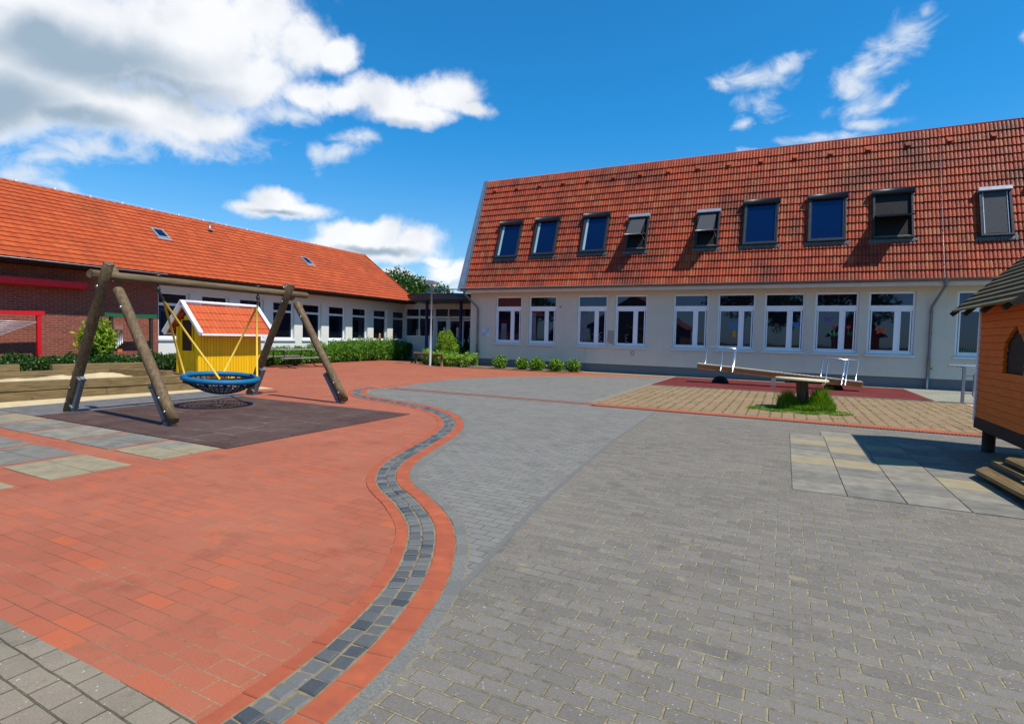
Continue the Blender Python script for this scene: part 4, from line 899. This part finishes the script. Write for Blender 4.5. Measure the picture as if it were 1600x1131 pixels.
m = MB(); m.prism([(rx-.78, rz-.78*math.tan(PA)-.03), (rx+.78, rz-.78*math.tan(PA)-.03), (rx, rz-.03)], 10.17, 12.38, 'y'); m.obj('roof_body', M_dwood, PH)
m = MB()
for y in (9.95, 12.44):
    for sg in (1, -1):
        a = Vector((rx, y, rz+.06)); b = Vector((rx+.86*sg, y, rz+.06-.86*math.tan(PA))); m.beam(a, b, .05, .13, upv=(sg*.7, 0, .7))
        m.beam(a+Vector((0, 0, .055)), b+Vector((0, 0, .055)), .12, .03, upv=(sg*.7, 0, .7))
m.tube([(rx, 9.9, rz+.08), (rx, 12.5, rz+.08)], .055, 6); m.box(rx+.79, rx+.86, 9.98, 12.42, rz-.89, rz-.83); m.box(rx-.86, rx-.79, 9.98, 12.42, rz-.89, rz-.83)
m.obj('barge_boards', M_wpaint, PH)

# ================================================================ SANDBOX
SB = thing('sandbox', 'long sandbox of stacked old squared timbers in front of the brick wall', 'sandbox', (-16, 7, 0))
def tim(p, q, w=.2, h=.2):
    m = MB(); m.beam(p, q, w, h); return m.obj('timber', M_timberY if abs(p[1]-q[1]) > abs(p[0]-q[0]) else M_timber, SB, bevel=.012)
def timbers(ptsL):
    for p, q in ptsL: tim(p, q)
timbers([((-14.45, 4.95, .1), (-14.25, 7.2, .1)), ((-14.25, 7.205, .105), (-13.95, 9.6, .095)), ((-14.47, 4.5, .31), (-14.3, 6.5, .31)), ((-14.3, 6.505, .305), (-13.98, 9.3, .3)),
         ((-14.47, 4.4, .1), (-14.45, 4.94, .1)), ((-14.2, 4.88, .315), (-15.3, 4.85, .315)),
         ((-14.1, 9.7, .1), (-15.1, 9.9, .1)), ((-14.1, 9.55, .31), (-15.15, 9.75, .31)), ((-15.2, 9.3, .33), (-17.2, 8.9, .33))])
timbers([((-17.6, 5.9, .30), (-17.5, 8.0, .30)), ((-17.5, 8.01, .28), (-17.35, 10.1, .28)), ((-17.65, 4.0, .45), (-17.6, 6.9, .49)), ((-17.6, 7.6, .46), (-17.45, 9.9, .45))])
m = MB(); g_ = 26; V = []; F = []
for i in range(g_+1):
    for j in range(g_*2+1):
        x = -17.55+3.2*i/g_; y = 3.5+6.3*j/(2*g_); V.append((x, y, .24+.05*math.sin(x*3+y)+.03*math.sin(y*5-x*2)+.012*rng.normal()))
for i in range(g_):
    for j in range(2*g_): a = i*(2*g_+1)+j; F.append((a, a+2*g_+1, a+2*g_+2, a+1))
o = npmesh('sand', V, F, M_sand, None, smooth=True); tag(o, 'pale yellow play sand heaped inside the timber sandbox', 'sand', kind='stuff')
m = MB()
for i in range(7): m.box(-17.2+i*.0, -14.9, 9.93+i*.16, 9.93+i*.16+.15, .26, .30)
tag(m.obj('plank_deck', M_timber), 'low weathered plank deck at the sandbox beside the yellow playhouse', 'deck')

# ================================================================ wall side instruments
RF = thing('string_frame', 'bright red frame with rows of thin metal tubes in front of the brick wall', 'play instrument', (-22.3, 8.5, 0))
m = MB(); m.prism([(6.6, 1.92), (9.42, 1.93), (9.46, 2.08), (9.1, 2.07), (8.4, 2.04), (7.6, 2.06), (6.6, 2.02)], -22.37, -22.23, 'x'); m.obj('top_board', M_redp, RF)
for y in (6.9, 9.3): m = MB(); m.box(-22.36, -22.24, y-.055, y+.055, 0, 1.93); m.obj('post', M_redp, RF, bevel=.01)
for i in range(7):
    m = MB(); m.tube([(-22.3, 7.1, 1.72-.07*i), (-22.3, 9.24-.13*i, 1.70-.062*i)], .015, 6); m.obj('tube', M_alul, RF)
m = MB(); m.beam((-22.3, 9.28, 1.72), (-22.3, 8.2, 1.22), .02, .02); m.obj('hanging_bar', M_alul, RF)
GF = thing('chime_frame', 'green topped frame on dark posts with hanging chimes by the brick wall', 'play instrument', (-22.3, 12.2, 0))
m = MB(); m.prism([(11.25, 1.98), (13.1, 1.97), (13.12, 2.13), (12.2, 2.1), (11.25, 2.12)], -22.37, -22.23, 'x'); m.obj('top_board', M_greenp, GF)
for y in (11.5, 12.92): m = MB(); m.box(-22.35, -22.25, y-.05, y+.05, 0, 1.98); m.obj('post', M_dwood, GF)
for i in range(4):
    m = MB(); m.tube([(-22.3, 11.66+i*.07, 1.5), (-22.3, 11.66+i*.07, .82+.06*i)], .024, 8); m.tube([(-22.3, 11.66+i*.07, 1.98), (-22.3, 11.66+i*.07, 1.5)], .004, 4); m.obj('chime', M_alul, GF)
m = MB(); m.box(-22.33, -22.27, 11.7, 11.86, .66, .78); m.obj('striker', pc('orange_wood', 190, 110, 50), GF)

# ================================================================ PLANTS
def hedge(name, label, path, w, heights, n, size, mat, group=None):
    t = thing(name, label, 'hedge', (path[0][0], path[0][1], 0), group); P = np.array(path, float)
    seg = np.linalg.norm(np.diff(P, axis=0), axis=1); cs = np.concatenate([[0], np.cumsum(seg)]); s_ = rng.uniform(0, cs[-1], n)
    x = np.interp(s_, cs, P[:, 0]); y = np.interp(s_, cs, P[:, 1]); h = np.interp(s_, cs, heights)
    tx = np.interp(s_+.05, cs, P[:, 0])-np.interp(s_-.05, cs, P[:, 0]); ty = np.interp(s_+.05, cs, P[:, 1])-np.interp(s_-.05, cs, P[:, 1]); l = np.hypot(tx, ty)+1e-9
    a = rng.uniform(0, math.pi, n); rr = .62+.38*rng.random(n)**.5
    lump = 1+.10*np.sin(s_*3.1)+.08*np.sin(s_*7.7+2)+.07*np.sin(a*4+s_*5)
    side = np.sign(np.cos(a))*np.abs(np.cos(a))**.5*w/2*rr*lump; z = np.abs(np.sin(a))**.55*h*rr*lump*rng.uniform(.5, 1, n)**.35
    Q = np.stack([x-ty/l*side, y+tx/l*side, z+.02], 1)
    V, F = leaves(Q, size, up=.5); npmesh('foliage', V, F, mat, t, rng.random(n))
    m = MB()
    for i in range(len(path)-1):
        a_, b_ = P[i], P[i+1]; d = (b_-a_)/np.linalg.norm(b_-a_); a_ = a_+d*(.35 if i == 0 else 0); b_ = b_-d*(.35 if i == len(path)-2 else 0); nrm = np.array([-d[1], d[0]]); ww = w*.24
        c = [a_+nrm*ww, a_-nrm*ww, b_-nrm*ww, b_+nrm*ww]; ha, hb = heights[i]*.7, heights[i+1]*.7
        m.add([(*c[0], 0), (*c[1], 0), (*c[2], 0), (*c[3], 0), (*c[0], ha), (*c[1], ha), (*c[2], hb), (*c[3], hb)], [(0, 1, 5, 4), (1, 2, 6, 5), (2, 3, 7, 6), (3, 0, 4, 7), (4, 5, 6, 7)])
    m.obj('stems_shade_core', M_core, t); return t  # solid dark block inside the leaves, standing in for inner shade
hedge('hedge', 'long dense green hedge running along the white wing towards the entrance', [(-21.9, 14.5), (-21.9, 18), (-21.9, 21), (-22.1, 24), (-22.3, 28.4)], 1.5, [.62, .72, .9, 1.2, 1.25], 42000, .085, M_leafH)
hedge('hedge', 'low dark green planting strip at the foot of the brick wall', [(-21.9, 2), (-21.9, 6), (-21.8, 10), (-21.6, 14.4)], 1.3, [.62, .6, .6, .62], 24000, .085, M_leafD)
hedge('hedge', 'light green laurel hedge behind the knee rail and lamp post', [(-17.9, 25.6), (-16.8, 24.5), (-15.6, 23.95), (-14.1, 23.95)], 1.0, [.75, .72, .66, .66], 9000, .10, M_leafB)
hedge('hedge', 'dark green shrubs in the shade against the entrance wall', [(-17.3, 26.6), (-15.6, 25.9)], 1.2, [.9, .8], 4000, .10, M_leafD)
bush('shrub', 'tall rounded bright yellow-green shrub in front of the entrance doors', 'shrub', (-16.25, 24.75, .95), (.62, .55, .86), 9000, .075, M_leafY)
for i, (x, y, s_) in enumerate([(-12.6, 24.0, 1.05), (-11.4, 24.0, .92), (-10.55, 23.9, 1.04), (-9.6, 23.9, 1.02), (-8.85, 24.2, .98)]):
    bush('laurel_bush', ['round laurel bush standing alone, nearest the light green hedge', 'second small laurel bush from the hedge, the lowest of the row', 'third laurel bush from the hedge, in front of the cream wall', 'fourth laurel bush from the hedge, with an open round crown', 'last laurel bush of the row, farthest from the entrance'][i], 'bush', (x, y, .30*s_), (.32*s_, .32*s_, .30*s_), 1500, .095, M_leafL, 'laurel bushes along the cream wall', lump=.25)
bush('shrub', 'leafy yellow-green shrub growing against the brick wall behind the swing', 'shrub', (-21.9, 10.85, 1.12), (.5, .55, .65), 1500, .16, M_leafY, lump=.3)
hedge('hedge', 'small dark rounded hedge end at the corner of the entrance path', [(-22.3, 28.5), (-21.7, 28.9)], .9, [1.15, .9], 2500, .09, M_leafD)
def tree(label, x, y, h, cr_, n, mat, leaf, group='trees beyond the school', seed=1):
    t = thing('tree', label, 'tree', (x, y, 0), group); r_ = np.random.default_rng(seed); m = MB(); ht = h*.42
    m.tube([(x, y, 0), (x+.05, y, ht*.5), (x, y, ht), (x+.1, y, h*.8)], [h*.03, h*.022, h*.017, h*.006], 10); tips = []
    for i in range(10):
        a = r_.uniform(0, 6.28); z0 = ht*(.6+.9*r_.random()); L_ = cr_*(.5+.5*r_.random()); e = (x+math.cos(a)*L_, y+math.sin(a)*L_, min(z0+L_*r_.uniform(.4, 1.1), h*.93))
        m.tube([(x, y, z0), ((x+e[0])/2, (y+e[1])/2, z0*.45+e[2]*.55), e], [h*.010, h*.007, h*.003], 6); tips.append(e)
    tips += [(x, y, h*.86), (x+cr_*.3, y, h*.78), (x-cr_*.35, y+.2, h*.74)]
    m.obj('trunk', M_bark, t); Vs = []; Fs = []; b = 0
    for e in tips:
        q = blob_points(n//len(tips), e, (cr_*.42, cr_*.42, cr_*.34), .35, .3); V, F = leaves(q, leaf); Vs.append(V); Fs.append(F+b); b += len(V)
    V, F = np.concatenate(Vs), np.concatenate(Fs); npmesh('crown', V, F, mat, t, rng.random(len(F))); return t
tree('dark green leafy tree rising behind the end of the orange roof', -47.6, 60, 10.6, 4.0, 9000, M_leafT, .38, seed=3)
tree('lighter rounded tree lower down behind the round canopy', -44.2, 61, 8.9, 3.4, 8000, M_leafT, .36, seed=5)
# the street side behind the viewer, seen mirrored in the window panes
HB = thing('gabled_house', 'dark gabled house mirrored in the tall window panes', 'house', (-18, -22, 0))
m = MB(); m.box(-24, -12, -30, -21, 0, 3.4); m.prism([(-24, 3.4), (-12, 3.4), (-18, 7.4)], -30, -21, 'y'); m.obj('wall', M_brick, HB)
m = MB(); m.beam((-24.6, -25.5, 3.05), (-18, -25.5, 7.5), 10, .12, upv=(-.6, 0, .8)); m.beam((-11.4, -25.5, 3.05), (-18, -25.5, 7.5), 10, .12, upv=(.6, 0, .8)); m.obj('roof', M_tileL, HB)
for x in (-22, -19, -15): m = MB(); m.box(x, x+1.3, -21, -20.96, 1, 2.4); m.obj('window', M_glass, HB)
tree('broad tree mirrored in the middle windows', -3, -20, 9.5, 4.6, 6000, M_leafT, .42, 'trees mirrored in the windows', 8)
tree('second broad tree mirrored in the windows near the downpipe', 5.5, -22, 10, 4.8, 6000, M_leafT, .42, 'trees mirrored in the windows', 9)
tree('tree mirrored in the windows near the entrance', -33, -20, 9, 4.4, 5000, M_leafT, .42, 'trees mirrored in the windows', 10)

# ================================================================ FURNITURE
LP = thing('street_lamp', 'grey lamp post with a flat box head by the laurel hedge', 'lamp post', (-16.52, 23.6, 0))
m = MB(); m.tube([(-16.52, 23.6, 0), (-16.52, 23.6, 1.3), (-16.52, 23.6, 1.32), (-16.5, 23.6, 4.25)], [.06, .06, .05, .045], 14); m.lathe([(.1, 0), (.1, .02), (.06, .03)], (-16.52, 23.6, 0), 14); m.obj('pole', M_lampm, LP)
m = MB(); m.prism([(-16.76, 4.22), (-16.3, 4.2), (-16.26, 4.34), (-16.3, 4.38), (-16.74, 4.42), (-16.78, 4.36)], 23.45, 23.75, 'y'); m.obj('lamp_head', M_lampm, LP, bevel=.01)
m = MB(); m.prism([(-16.7, 4.205), (-16.36, 4.195), (-16.36, 4.201), (-16.7, 4.213)], 23.5, 23.7, 'y'); m.obj('diffuser', M_paper, LP)
KR = thing('knee_rail', 'low weathered log knee rail in front of the laurel hedge', 'fence', (-17, 24, 0))
def smalllog(p, q, r_, name, par, mat=M_log): m = MB(); m.tube([p, Vector(p).lerp(Vector(q), .5), q], [r_, r_*1.03, r_*.95], 10); return m.obj(name, mat, par)
for x, y in ((-18.3, 24.75), (-15.6, 23.3)): smalllog((x, y, 0), (x, y, .5), .07, 'post', KR)
smalllog((-18.45, 24.85, .56), (-15.45, 23.2, .56), .07, 'rail', KR)
smalllog((-18.35, 24.75, .5), (-19.6, 26.5, .48), .065, 'rail', KR); smalllog((-19.5, 26.4, 0), (-19.5, 26.4, .45), .06, 'post', KR)
# picnic table
PT_ = thing('picnic_table', 'grey weathered picnic table with bench seats on curved dark metal legs', 'picnic table', (-19.7, 17.7, 0))
def plank(x0, x1, y0, y1, z0, z1, name, par, mat): m = MB(); m.box(x0, x1, y0, y1, z0, z1); return m.obj(name, mat, par, bevel=.008)
for xa in (-19.22, -20.95): plank(xa-.14, xa+.14, 16.55, 19.2, .41, .455, 'seat', PT_, M_greyw)
for i in range(4): plank(-20.42+i*.185, -20.42+i*.185+.175, 16.65, 19.1, .76, .80, 'tabletop', PT_, M_greyw)
for y in (17.1, 18.65):
    m = MB(); a = [(-19.12, y, .0), (-19.12, y, .02), (-19.2, y, .12), (-19.2, y, .30), (-19.35, y, .36)]
    m.tube([(-19.0, y, .02), (-19.45, y, .02), (-19.62, y, .1), (-19.72, y, .4), (-19.76, y, .74), (-20.4, y, .74), (-20.45, y, .4), (-20.55, y, .1), (-20.7, y, .02), (-21.15, y, .02)], .024, 8)
    m.tube([(-19.22, y, .40), (-19.35, y, .30), (-19.7, y, .3)], .022, 8); m.tube([(-20.95, y, .40), (-20.8, y, .30), (-20.45, y, .3)], .022, 8); m.obj('leg_frame', M_black, PT_)
# seesaw
SS = thing('seesaw', 'long tilted plank seesaw with brown sides and steel grab rails at both ends', 'seesaw', (-.33, 22.0, 0))
def sz(x): return .77 + (x+2.97)*(-.40/5.36)
m = MB(); W2 = .26
for y in (22-W2, 22+W2-.05): m.prism([(-2.97, sz(-2.97)-.21), (2.39, sz(2.39)-.21), (2.39, sz(2.39)-.03), (-2.97, sz(-2.97)-.03)], y, y+.05, 'y')
m.prism([(-2.97, sz(-2.97)-.21), (-2.92, sz(-2.92)-.21), (-2.92, sz(-2.92)-.03), (-2.97, sz(-2.97)-.03)], 22-W2+.05, 22+W2-.05, 'y'); m.prism([(2.34, sz(2.34)-.21), (2.39, sz(2.39)-.21), (2.39, sz(2.39)-.03), (2.34, sz(2.34)-.03)], 22-W2+.05, 22+W2-.05, 'y')
m.obj('side_beams', M_brown, SS, bevel=.006)
m = MB(); nS = 38
for i in range(nS):
    a = -2.98+5.38*i/nS; b = a+5.38/nS-.012; dz = rng.uniform(-.003, .003); m.prism([(a, sz(a)-.0295), (b, sz(b)-.0295), (b, sz(b)+dz), (a, sz(a)+dz)], 22-W2-.02, 22+W2+.02, 'y')
m.obj('deck_slats', M_seat, SS)
for sd in (-1, 1):
    for xe in ((-2.80, -2.0), (-1.75, -1.75)): pass
for name_, x_in, x_out in (('l', -1.72, -2.75), ('r', 1.28, 2.22)):
    for y in (22-W2-.03, 22+W2+.03):
        xo = x_out + (.0 if y > 22 else (.58 if name_ == 'l' else .0)); xi = x_in + (0 if y > 22 else (.0)); 
        xa, xb = (x_out, x_in-.25) if name_ == 'l' else (x_in-.2, x_out-.35)
        if y < 22: xa, xb = (x_out+.62, x_in+.0) if name_ == 'l' else (x_in+.0, x_out-.35)
        else: xa, xb = (x_out, x_in-.0) if name_ == 'l' else (x_in-.12, x_out-.38)
        za, zb_ = sz(xa), sz(xb); lean = .06; H = .68
        m = MB(); zl = -.17 if y < 22 else -.02
        m.tube([(xa, y, za+zl), (xa+lean, y, za+H-.05), (xa+lean+.05, y, za+H), (xb+lean-.03, y, zb_+H), (xb+lean, y, zb_+H-.05), (xb, y, zb_+zl)], .021, 8)
        m.obj('grab_rail', M_chrome, SS)
for x, x2 in ((2.22, 1.87),):
    m = MB(); m.tube([(x, 22+W2, sz(x)), (x+.06, 22+W2, sz(x)+.65), (x+.02, 22+W2-.02, sz(x)+.7), (x-.38, 22-W2, sz(x-.38)+.7), (x-.4, 22-W2-.03, sz(x-.4)+.62), (x-.46, 22-W2-.03, sz(x-.4)-.17)], .021, 8); m.obj('grab_rail', M_chrome, SS)
m = MB(); m.box(-.41, -.25, 21.80, 21.96, .03, .33); m.lathe([(.04, 0), (.04, .06), (.02, .08), (.02, .14)], (-.33, 21.88, .33), 10); m.box(-.40, -.26, 22.04, 22.2, .03, .36); m.obj('pivot_post', M_chrome, SS, bevel=.01)
def tyre(label, x, y):
    m = MB(); r_ = .30; pr = [(.20, -.0), (.17, .06), (.20, .1), (.29, .1), (.31, .07), (.31, -.07), (.29, -.1), (.20, -.1), (.17, -.06)]
    V = []; n = 20
    for i in range(n+1):
        t = math.pi*i/n
        for a, b in pr: V.append((x+a*math.cos(t), y+b, .0+a*math.sin(t)))
    q = len(pr); F = [(i*q+j, i*q+(j+1) % q, (i+1)*q+(j+1) % q, (i+1)*q+j) for i in range(n) for j in range(q)]
    m.add(V, F, 0, True); m.prism([(x+.19*math.cos(t), .19*math.sin(t)) for t in np.linspace(0, math.pi, 12)], y-.02, y+.02, 'y'); tag(m.obj('half_tyre', M_tyre), label, 'tyre', 'half-buried tyres under the seesaw')  # solid dark disc fills the arch, standing in for the shadow inside
tyre('half-buried black tyre under the raised end of the seesaw', -2.15, 22.0); tyre('half-buried black tyre under the lowered end of the seesaw', 1.55, 22.0)
# stump table
ST = thing('round_table', 'pale round board on a dark stump with grass growing round it', 'table', (.42, 15.1, 0))
m = MB(); m.lathe([(0, .755), (.56, .765), (.585, .75), (.585, .72), (.56, .71), (0, .70)], (0, 0, 0), 40, 0, False); tp = m.obj('tabletop', M_bone, ST, local=True); tp.location = (-.05, -.05, .0); tp.rotation_euler = (R(-1.5), R(2.0), R(20))
m = MB(); m.tube([(.42, 15.1, 0), (.43, 15.1, .3), (.4, 15.1, .69)], [.16, .13, .135], 14); m.obj('stump', M_stump, ST)
m = MB()
for a in (0, 1.57): m.beam((.42-.4*math.cos(a), 15.1-.4*math.sin(a), .665-.0*a), (.42+.4*math.cos(a), 15.1+.4*math.sin(a), .665), .07, .05-.004*a)
m.obj('support', M_stump, ST)
def blades(name, label, c, rx_, ry_, n, h, mat, z0=0.0):
    a = rng.uniform(0, 6.283, n); r_ = rng.random(n)**.6; x = c[0]+rx_*r_*np.cos(a); y = c[1]+ry_*r_*np.sin(a); hh = h(x, y)*rng.uniform(.45, 1, n)
    la = rng.uniform(0, 6.283, n); ln = hh*rng.uniform(.1, .55, n); w = rng.uniform(.003, .008, n); dx, dy = np.cos(la), np.sin(la)
    V = np.stack([np.stack([x-dy*w, y+dx*w, np.full(n, z0)], 1), np.stack([x+dy*w, y-dx*w, np.full(n, z0)], 1),
                  np.stack([x+dx*ln*.4+dy*w*.8, y+dy*ln*.4-dx*w*.8, hh*.65+z0], 1), np.stack([x+dx*ln*.4-dy*w*.8, y+dy*ln*.4+dx*w*.8, hh*.65+z0], 1),
                  np.stack([x+dx*ln, y+dy*ln, hh+z0], 1)], 1).reshape(-1, 3)
    F = []; b = np.arange(n)*5
    F = np.concatenate([np.stack([b, b+1, b+2], 1), np.stack([b, b+2, b+3], 1), np.stack([b+3, b+2, b+4], 1)])
    o = npmesh(name, V, F, mat, None, np.tile(rng.random(n), 3)); tag(o, label, 'grass', kind='stuff'); return o
blades('grass', 'tall bright grass and weeds round the foot of the stump table', (.5, 14.95), .62, .42, 11000, lambda x, y: .16+.56*np.exp(-((x-.80)**2+(y-15.0)**2)/.05)+.40*np.exp(-((x-.1)**2+(y-15.05)**2)/.06), M_grass)
blades('grass', 'short turf spreading from the stump table over the mossy paving', (.3, 14.6), 1.15, .62, 9000, lambda x, y: .05+.04*np.sin(x*9)*np.sin(y*7), M_grass)
# weed wisps in the joints of the mossy paving
pts_ = []
for i in range(1500):
    r_ = rng.integers(0, 34); y = 13.1+.2*r_; x = rng.uniform(-4.1, 6.2) if rng.random() < .12 else -4.08+.24*round(rng.uniform(0, 42)); y = y if rng.random() < .5 else y+rng.uniform(0, .2)
    if y < 19.6: pts_.append((x, y, .01))
P = np.repeat(np.array(pts_), 5, 0); P[:, :2] += rng.normal(scale=.018, size=(len(P), 2)); V, F = leaves(P, .03, up=1.2, asp=.3)
o = npmesh('joint_moss', V, F, M_grass, None, rng.random(len(F))); tag(o, 'moss and small weeds in the joints of the tan paving', 'moss', kind='stuff')
# handrail behind the hut
HR = thing('handrail', 'galvanised handrail with a wire mesh panel beside the orange hut', 'railing', (4.55, 19.85, 0))
m = MB(); m.tube([(4.25, 19.85, 1.08), (8.5, 19.85, 1.08)], .045, 12); m.obj('top_rail', M_chrome, HR)
for x in (4.62, 6.6, 8.4): m = MB(); m.box(x-.035, x+.035, 19.81, 19.89, 0, 1.05); m.obj('post', M_shoe, HR)
m = MB(); c_ = [(4.85, .18), (6.4, .18), (6.4, .90), (4.85, .90)]; m.tube([(a, 19.85, b) for a, b in ((4.95, .16), (6.3, .16), (6.4, .24), (6.4, .84), (6.3, .92), (4.95, .92), (4.85, .84), (4.85, .24))], .02, 8, closed=True)
for i in range(15): m.tube([(4.9+i*.1, 19.85, .17), (4.9+i*.1, 19.85, .91)], .004, 4)
for i in range(9): m.tube([(4.86, 19.856, .24+i*.075), (6.39, 19.856, .24+i*.075)], .004, 4)
for z in (.3, .8): m.box(4.65, 4.86, 19.84, 19.86, z-.015, z+.015)
m.obj('mesh_panel', M_shoe, HR)
# ================================================================ ORANGE HUT
HT = thing('play_hut', 'dark orange wooden play hut on posts with a grey board roof', 'play hut', (2.72, 9.7, 0))
hx0, hx1, hy0, hy1, hz0, hz1 = 2.72, 5.12, 8.62, 10.93, .53, 2.42
m = MB()
# gable ends and rear as boards; the facing wall with its pointed opening
def boards_x(x, ya, yb, za, zb_, openy=None):
    z = za; i = 0
    while z < zb_-.01:
        z2 = min(z+.105, zb_); segs = [(ya, yb)]
        if openy:
            lo, hi = openy((z+z2)/2)
            if hi > lo: segs = [(ya, lo), (hi, yb)]
        cut = len(segs) == 2; l2, h2 = openy(z2-.001) if openy else (0, 0); l1, h1 = openy(z+.001) if openy else (0, 0)
        for q_, (a, b) in enumerate(segs):
            a1 = a2 = a; b1 = b2 = b
            if cut and l2 < h2 and l1 < h1: (b1, b2) = (l1, l2) if q_ == 0 else (b, b); (a1, a2) = (a, a) if q_ == 0 else (h1, h2)
            m.add([(x-.016, a1, z), (x-.002, a2, z2), (x-.016, b1, z), (x-.002, b2, z2), (x+.03, a1, z), (x+.03, a2, z2), (x+.03, b1, z), (x+.03, b2, z2)], [(0, 2, 3, 1), (4, 5, 7, 6), (0, 1, 5, 4), (2, 6, 7, 3), (1, 3, 7, 5), (0, 4, 6, 2)])
        z = z2; i += 1
def opn(z):
    if z < 1.22 or z > 1.90: return (0, 0)
    w = .38 if z < 1.66 else .38*(1.92-z)/.26
    lo = 9.48-w; 
    return (9.46-w, 9.46+w)
boards_x(hx0, hy0, hy1-.04, hz0, hz1, opn); boards_x(hx1-.03, hy0, hy1, hz0, hz1)
rzh = hz1 + 1.2
for y in (hy0, hy1-.03):
    z = hz0
    while z < rzh-.05:
        z2 = z+.105; h_ = 1.2*(1-max(0, z2-hz1)/1.2)
        m.box(3.92-h_+.032, 3.92+h_-.032, y, y+.028, z, z2-.006); z = z2
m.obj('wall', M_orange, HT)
m = MB(); m.box(hx0-.03, hx0+.03, hy1-.04, hy1+.02, hz0-.06, hz1+.02); m.box(hx0-.03, hx0+.03, hy0-.03, hy0+.0, hz0-.06, hz1); m.obj('corner_trim', M_wpaint, HT)
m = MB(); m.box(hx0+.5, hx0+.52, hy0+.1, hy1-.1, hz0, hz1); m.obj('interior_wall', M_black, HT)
m = MB(); m.prism([(9.84, 1.22), (9.46, 1.26), (9.08, 1.22), (9.08, 1.68), (9.46, 1.92), (9.84, 1.68)], hx0+.04, hx0+.06, 'x'); m.obj('shutter', M_dwood, HT)
m = MB(); m.box(hx0-.02, hx0+.1, hy0, hy1, hz0-.17, hz0-.005); m.box(hx1-.1, hx1+.02, hy0, hy1, hz0-.17, hz0-.005); m.box(hx0+.1, hx1-.1, hy1-.12, hy1, hz0-.17, hz0-.005); m.box(hx0+.1, hx1-.1, hy0, hy0+.12, hz0-.17, hz0-.005); m.box(hx0+.101, hx1-.101, hy0+.121, hy1-.121, hz0-.05, hz0-.006); m.obj('floor_frame', M_dwood, HT)
for x, y in ((2.86, 10.78), (4.95, 10.78), (2.86, 8.8), (4.95, 8.8)): m = MB(); m.tube([(x, y, 0), (x, y, hz0-.1)], .085, 12); m.obj('leg', M_dwood, HT)
ov = .32; PH2 = R(45)
for sg in (1, -1):
    m = MB(); s_ = 0; Ltot = (1.2+ov)/math.cos(PH2); k2 = 0; bw_ = .118
    while s_ < Ltot-.02:
        ex = 3.92-(1.2+ov)*sg; a = Vector((ex+math.cos(PH2)*s_*sg, 0, hz1-ov*math.tan(PH2)+.06+math.sin(PH2)*s_)); d = Vector((math.cos(PH2)*sg, 0, math.sin(PH2))); nn_ = Vector((-math.sin(PH2)*sg, 0, math.cos(PH2)))
        b = a+d*(bw_+.03); o1 = nn_*.030; o0 = nn_*.004
        pr_ = [a+o1*.35, b+o0*0, b+o0*1.5, a+o1*1.45]
        m.prism([(p.x, p.z) for p in pr_], hy0-.2+rng.uniform(-.01, .01), hy1+.14+rng.uniform(-.012, .012), 'y'); s_ += bw_
    m.obj('roof', M_shing, HT)
m = MB()
for y in (hy0-.22, hy1+.15):
    for sg in (1, -1): g = MB(); g.beam((3.92, y, rzh+.07), (3.92-(1.2+ov+.03)*sg, y, hz1-ov+.02), .03, .07, upv=(-sg*.7, 0, .7)); g.obj('verge_board', M_dwood, HT)
for y in (9.0, 9.85, 10.72):
    for sg in (1, -1): g = MB(); g.beam((3.92-.04*sg, y, rzh-.07), (3.92-(1.2+ov-.05)*sg, y, hz1-ov+.01), .09, .06, upv=(-sg*.7, 0, .7)); g.obj('rafter', M_dwood, HT)
HS = thing('hut_steps', 'low weathered wooden steps with ribbed treads in front of the orange hut', 'steps', (2.4, 8, 0))
def tread(poly, z, ribbed, name):
    m = MB(); (a, b, c, d) = [Vector((*p, 0)) for p in poly]   # a-b outer edge far->near, d-c inner
    k_ = 9 if ribbed else 1; g = .28 if ribbed else 0
    m.prism([tuple(a.xy), tuple(b.xy), tuple(c.xy), tuple(d.xy)], z-.045, z-.008 if ribbed else z, 'z')
    if ribbed:
        for i in range(k_):
            t0, t1 = i/k_, (i+1-g)/k_; q = [a.lerp(d, t0), b.lerp(c, t0), b.lerp(c, t1), a.lerp(d, t1)]; m.prism([tuple(p.xy) for p in q], z-.0079, z, 'z')
    return m.obj(name, M_timberY, HS)
tread([(2.13, 8.42), (2.34, 5.6), (2.58, 5.6), (2.36, 8.84)], .13, True, 'tread')
tread([(2.35, 8.72), (2.53, 5.6), (2.68, 5.6), (2.50, 9.05)], .21, False, 'tread')
tread([(2.42, 8.5), (2.62, 5.6), (2.90, 5.6), (2.66, 8.95)], .285, True, 'tread')
m = MB(); m.box(2.45, 2.5, 5.6, 8.3, 0, .084); m.box(2.66, 2.7, 5.6, 8.55, 0, .162); m.obj('riser', M_dwood, HS)
for o in list(bpy.data.objects):
    if o.type == 'MESH' and o.parent is None and 'category' not in o and 'kind' not in o: print('UNTAGGED', o.name)
for me in bpy.data.meshes:
    pass
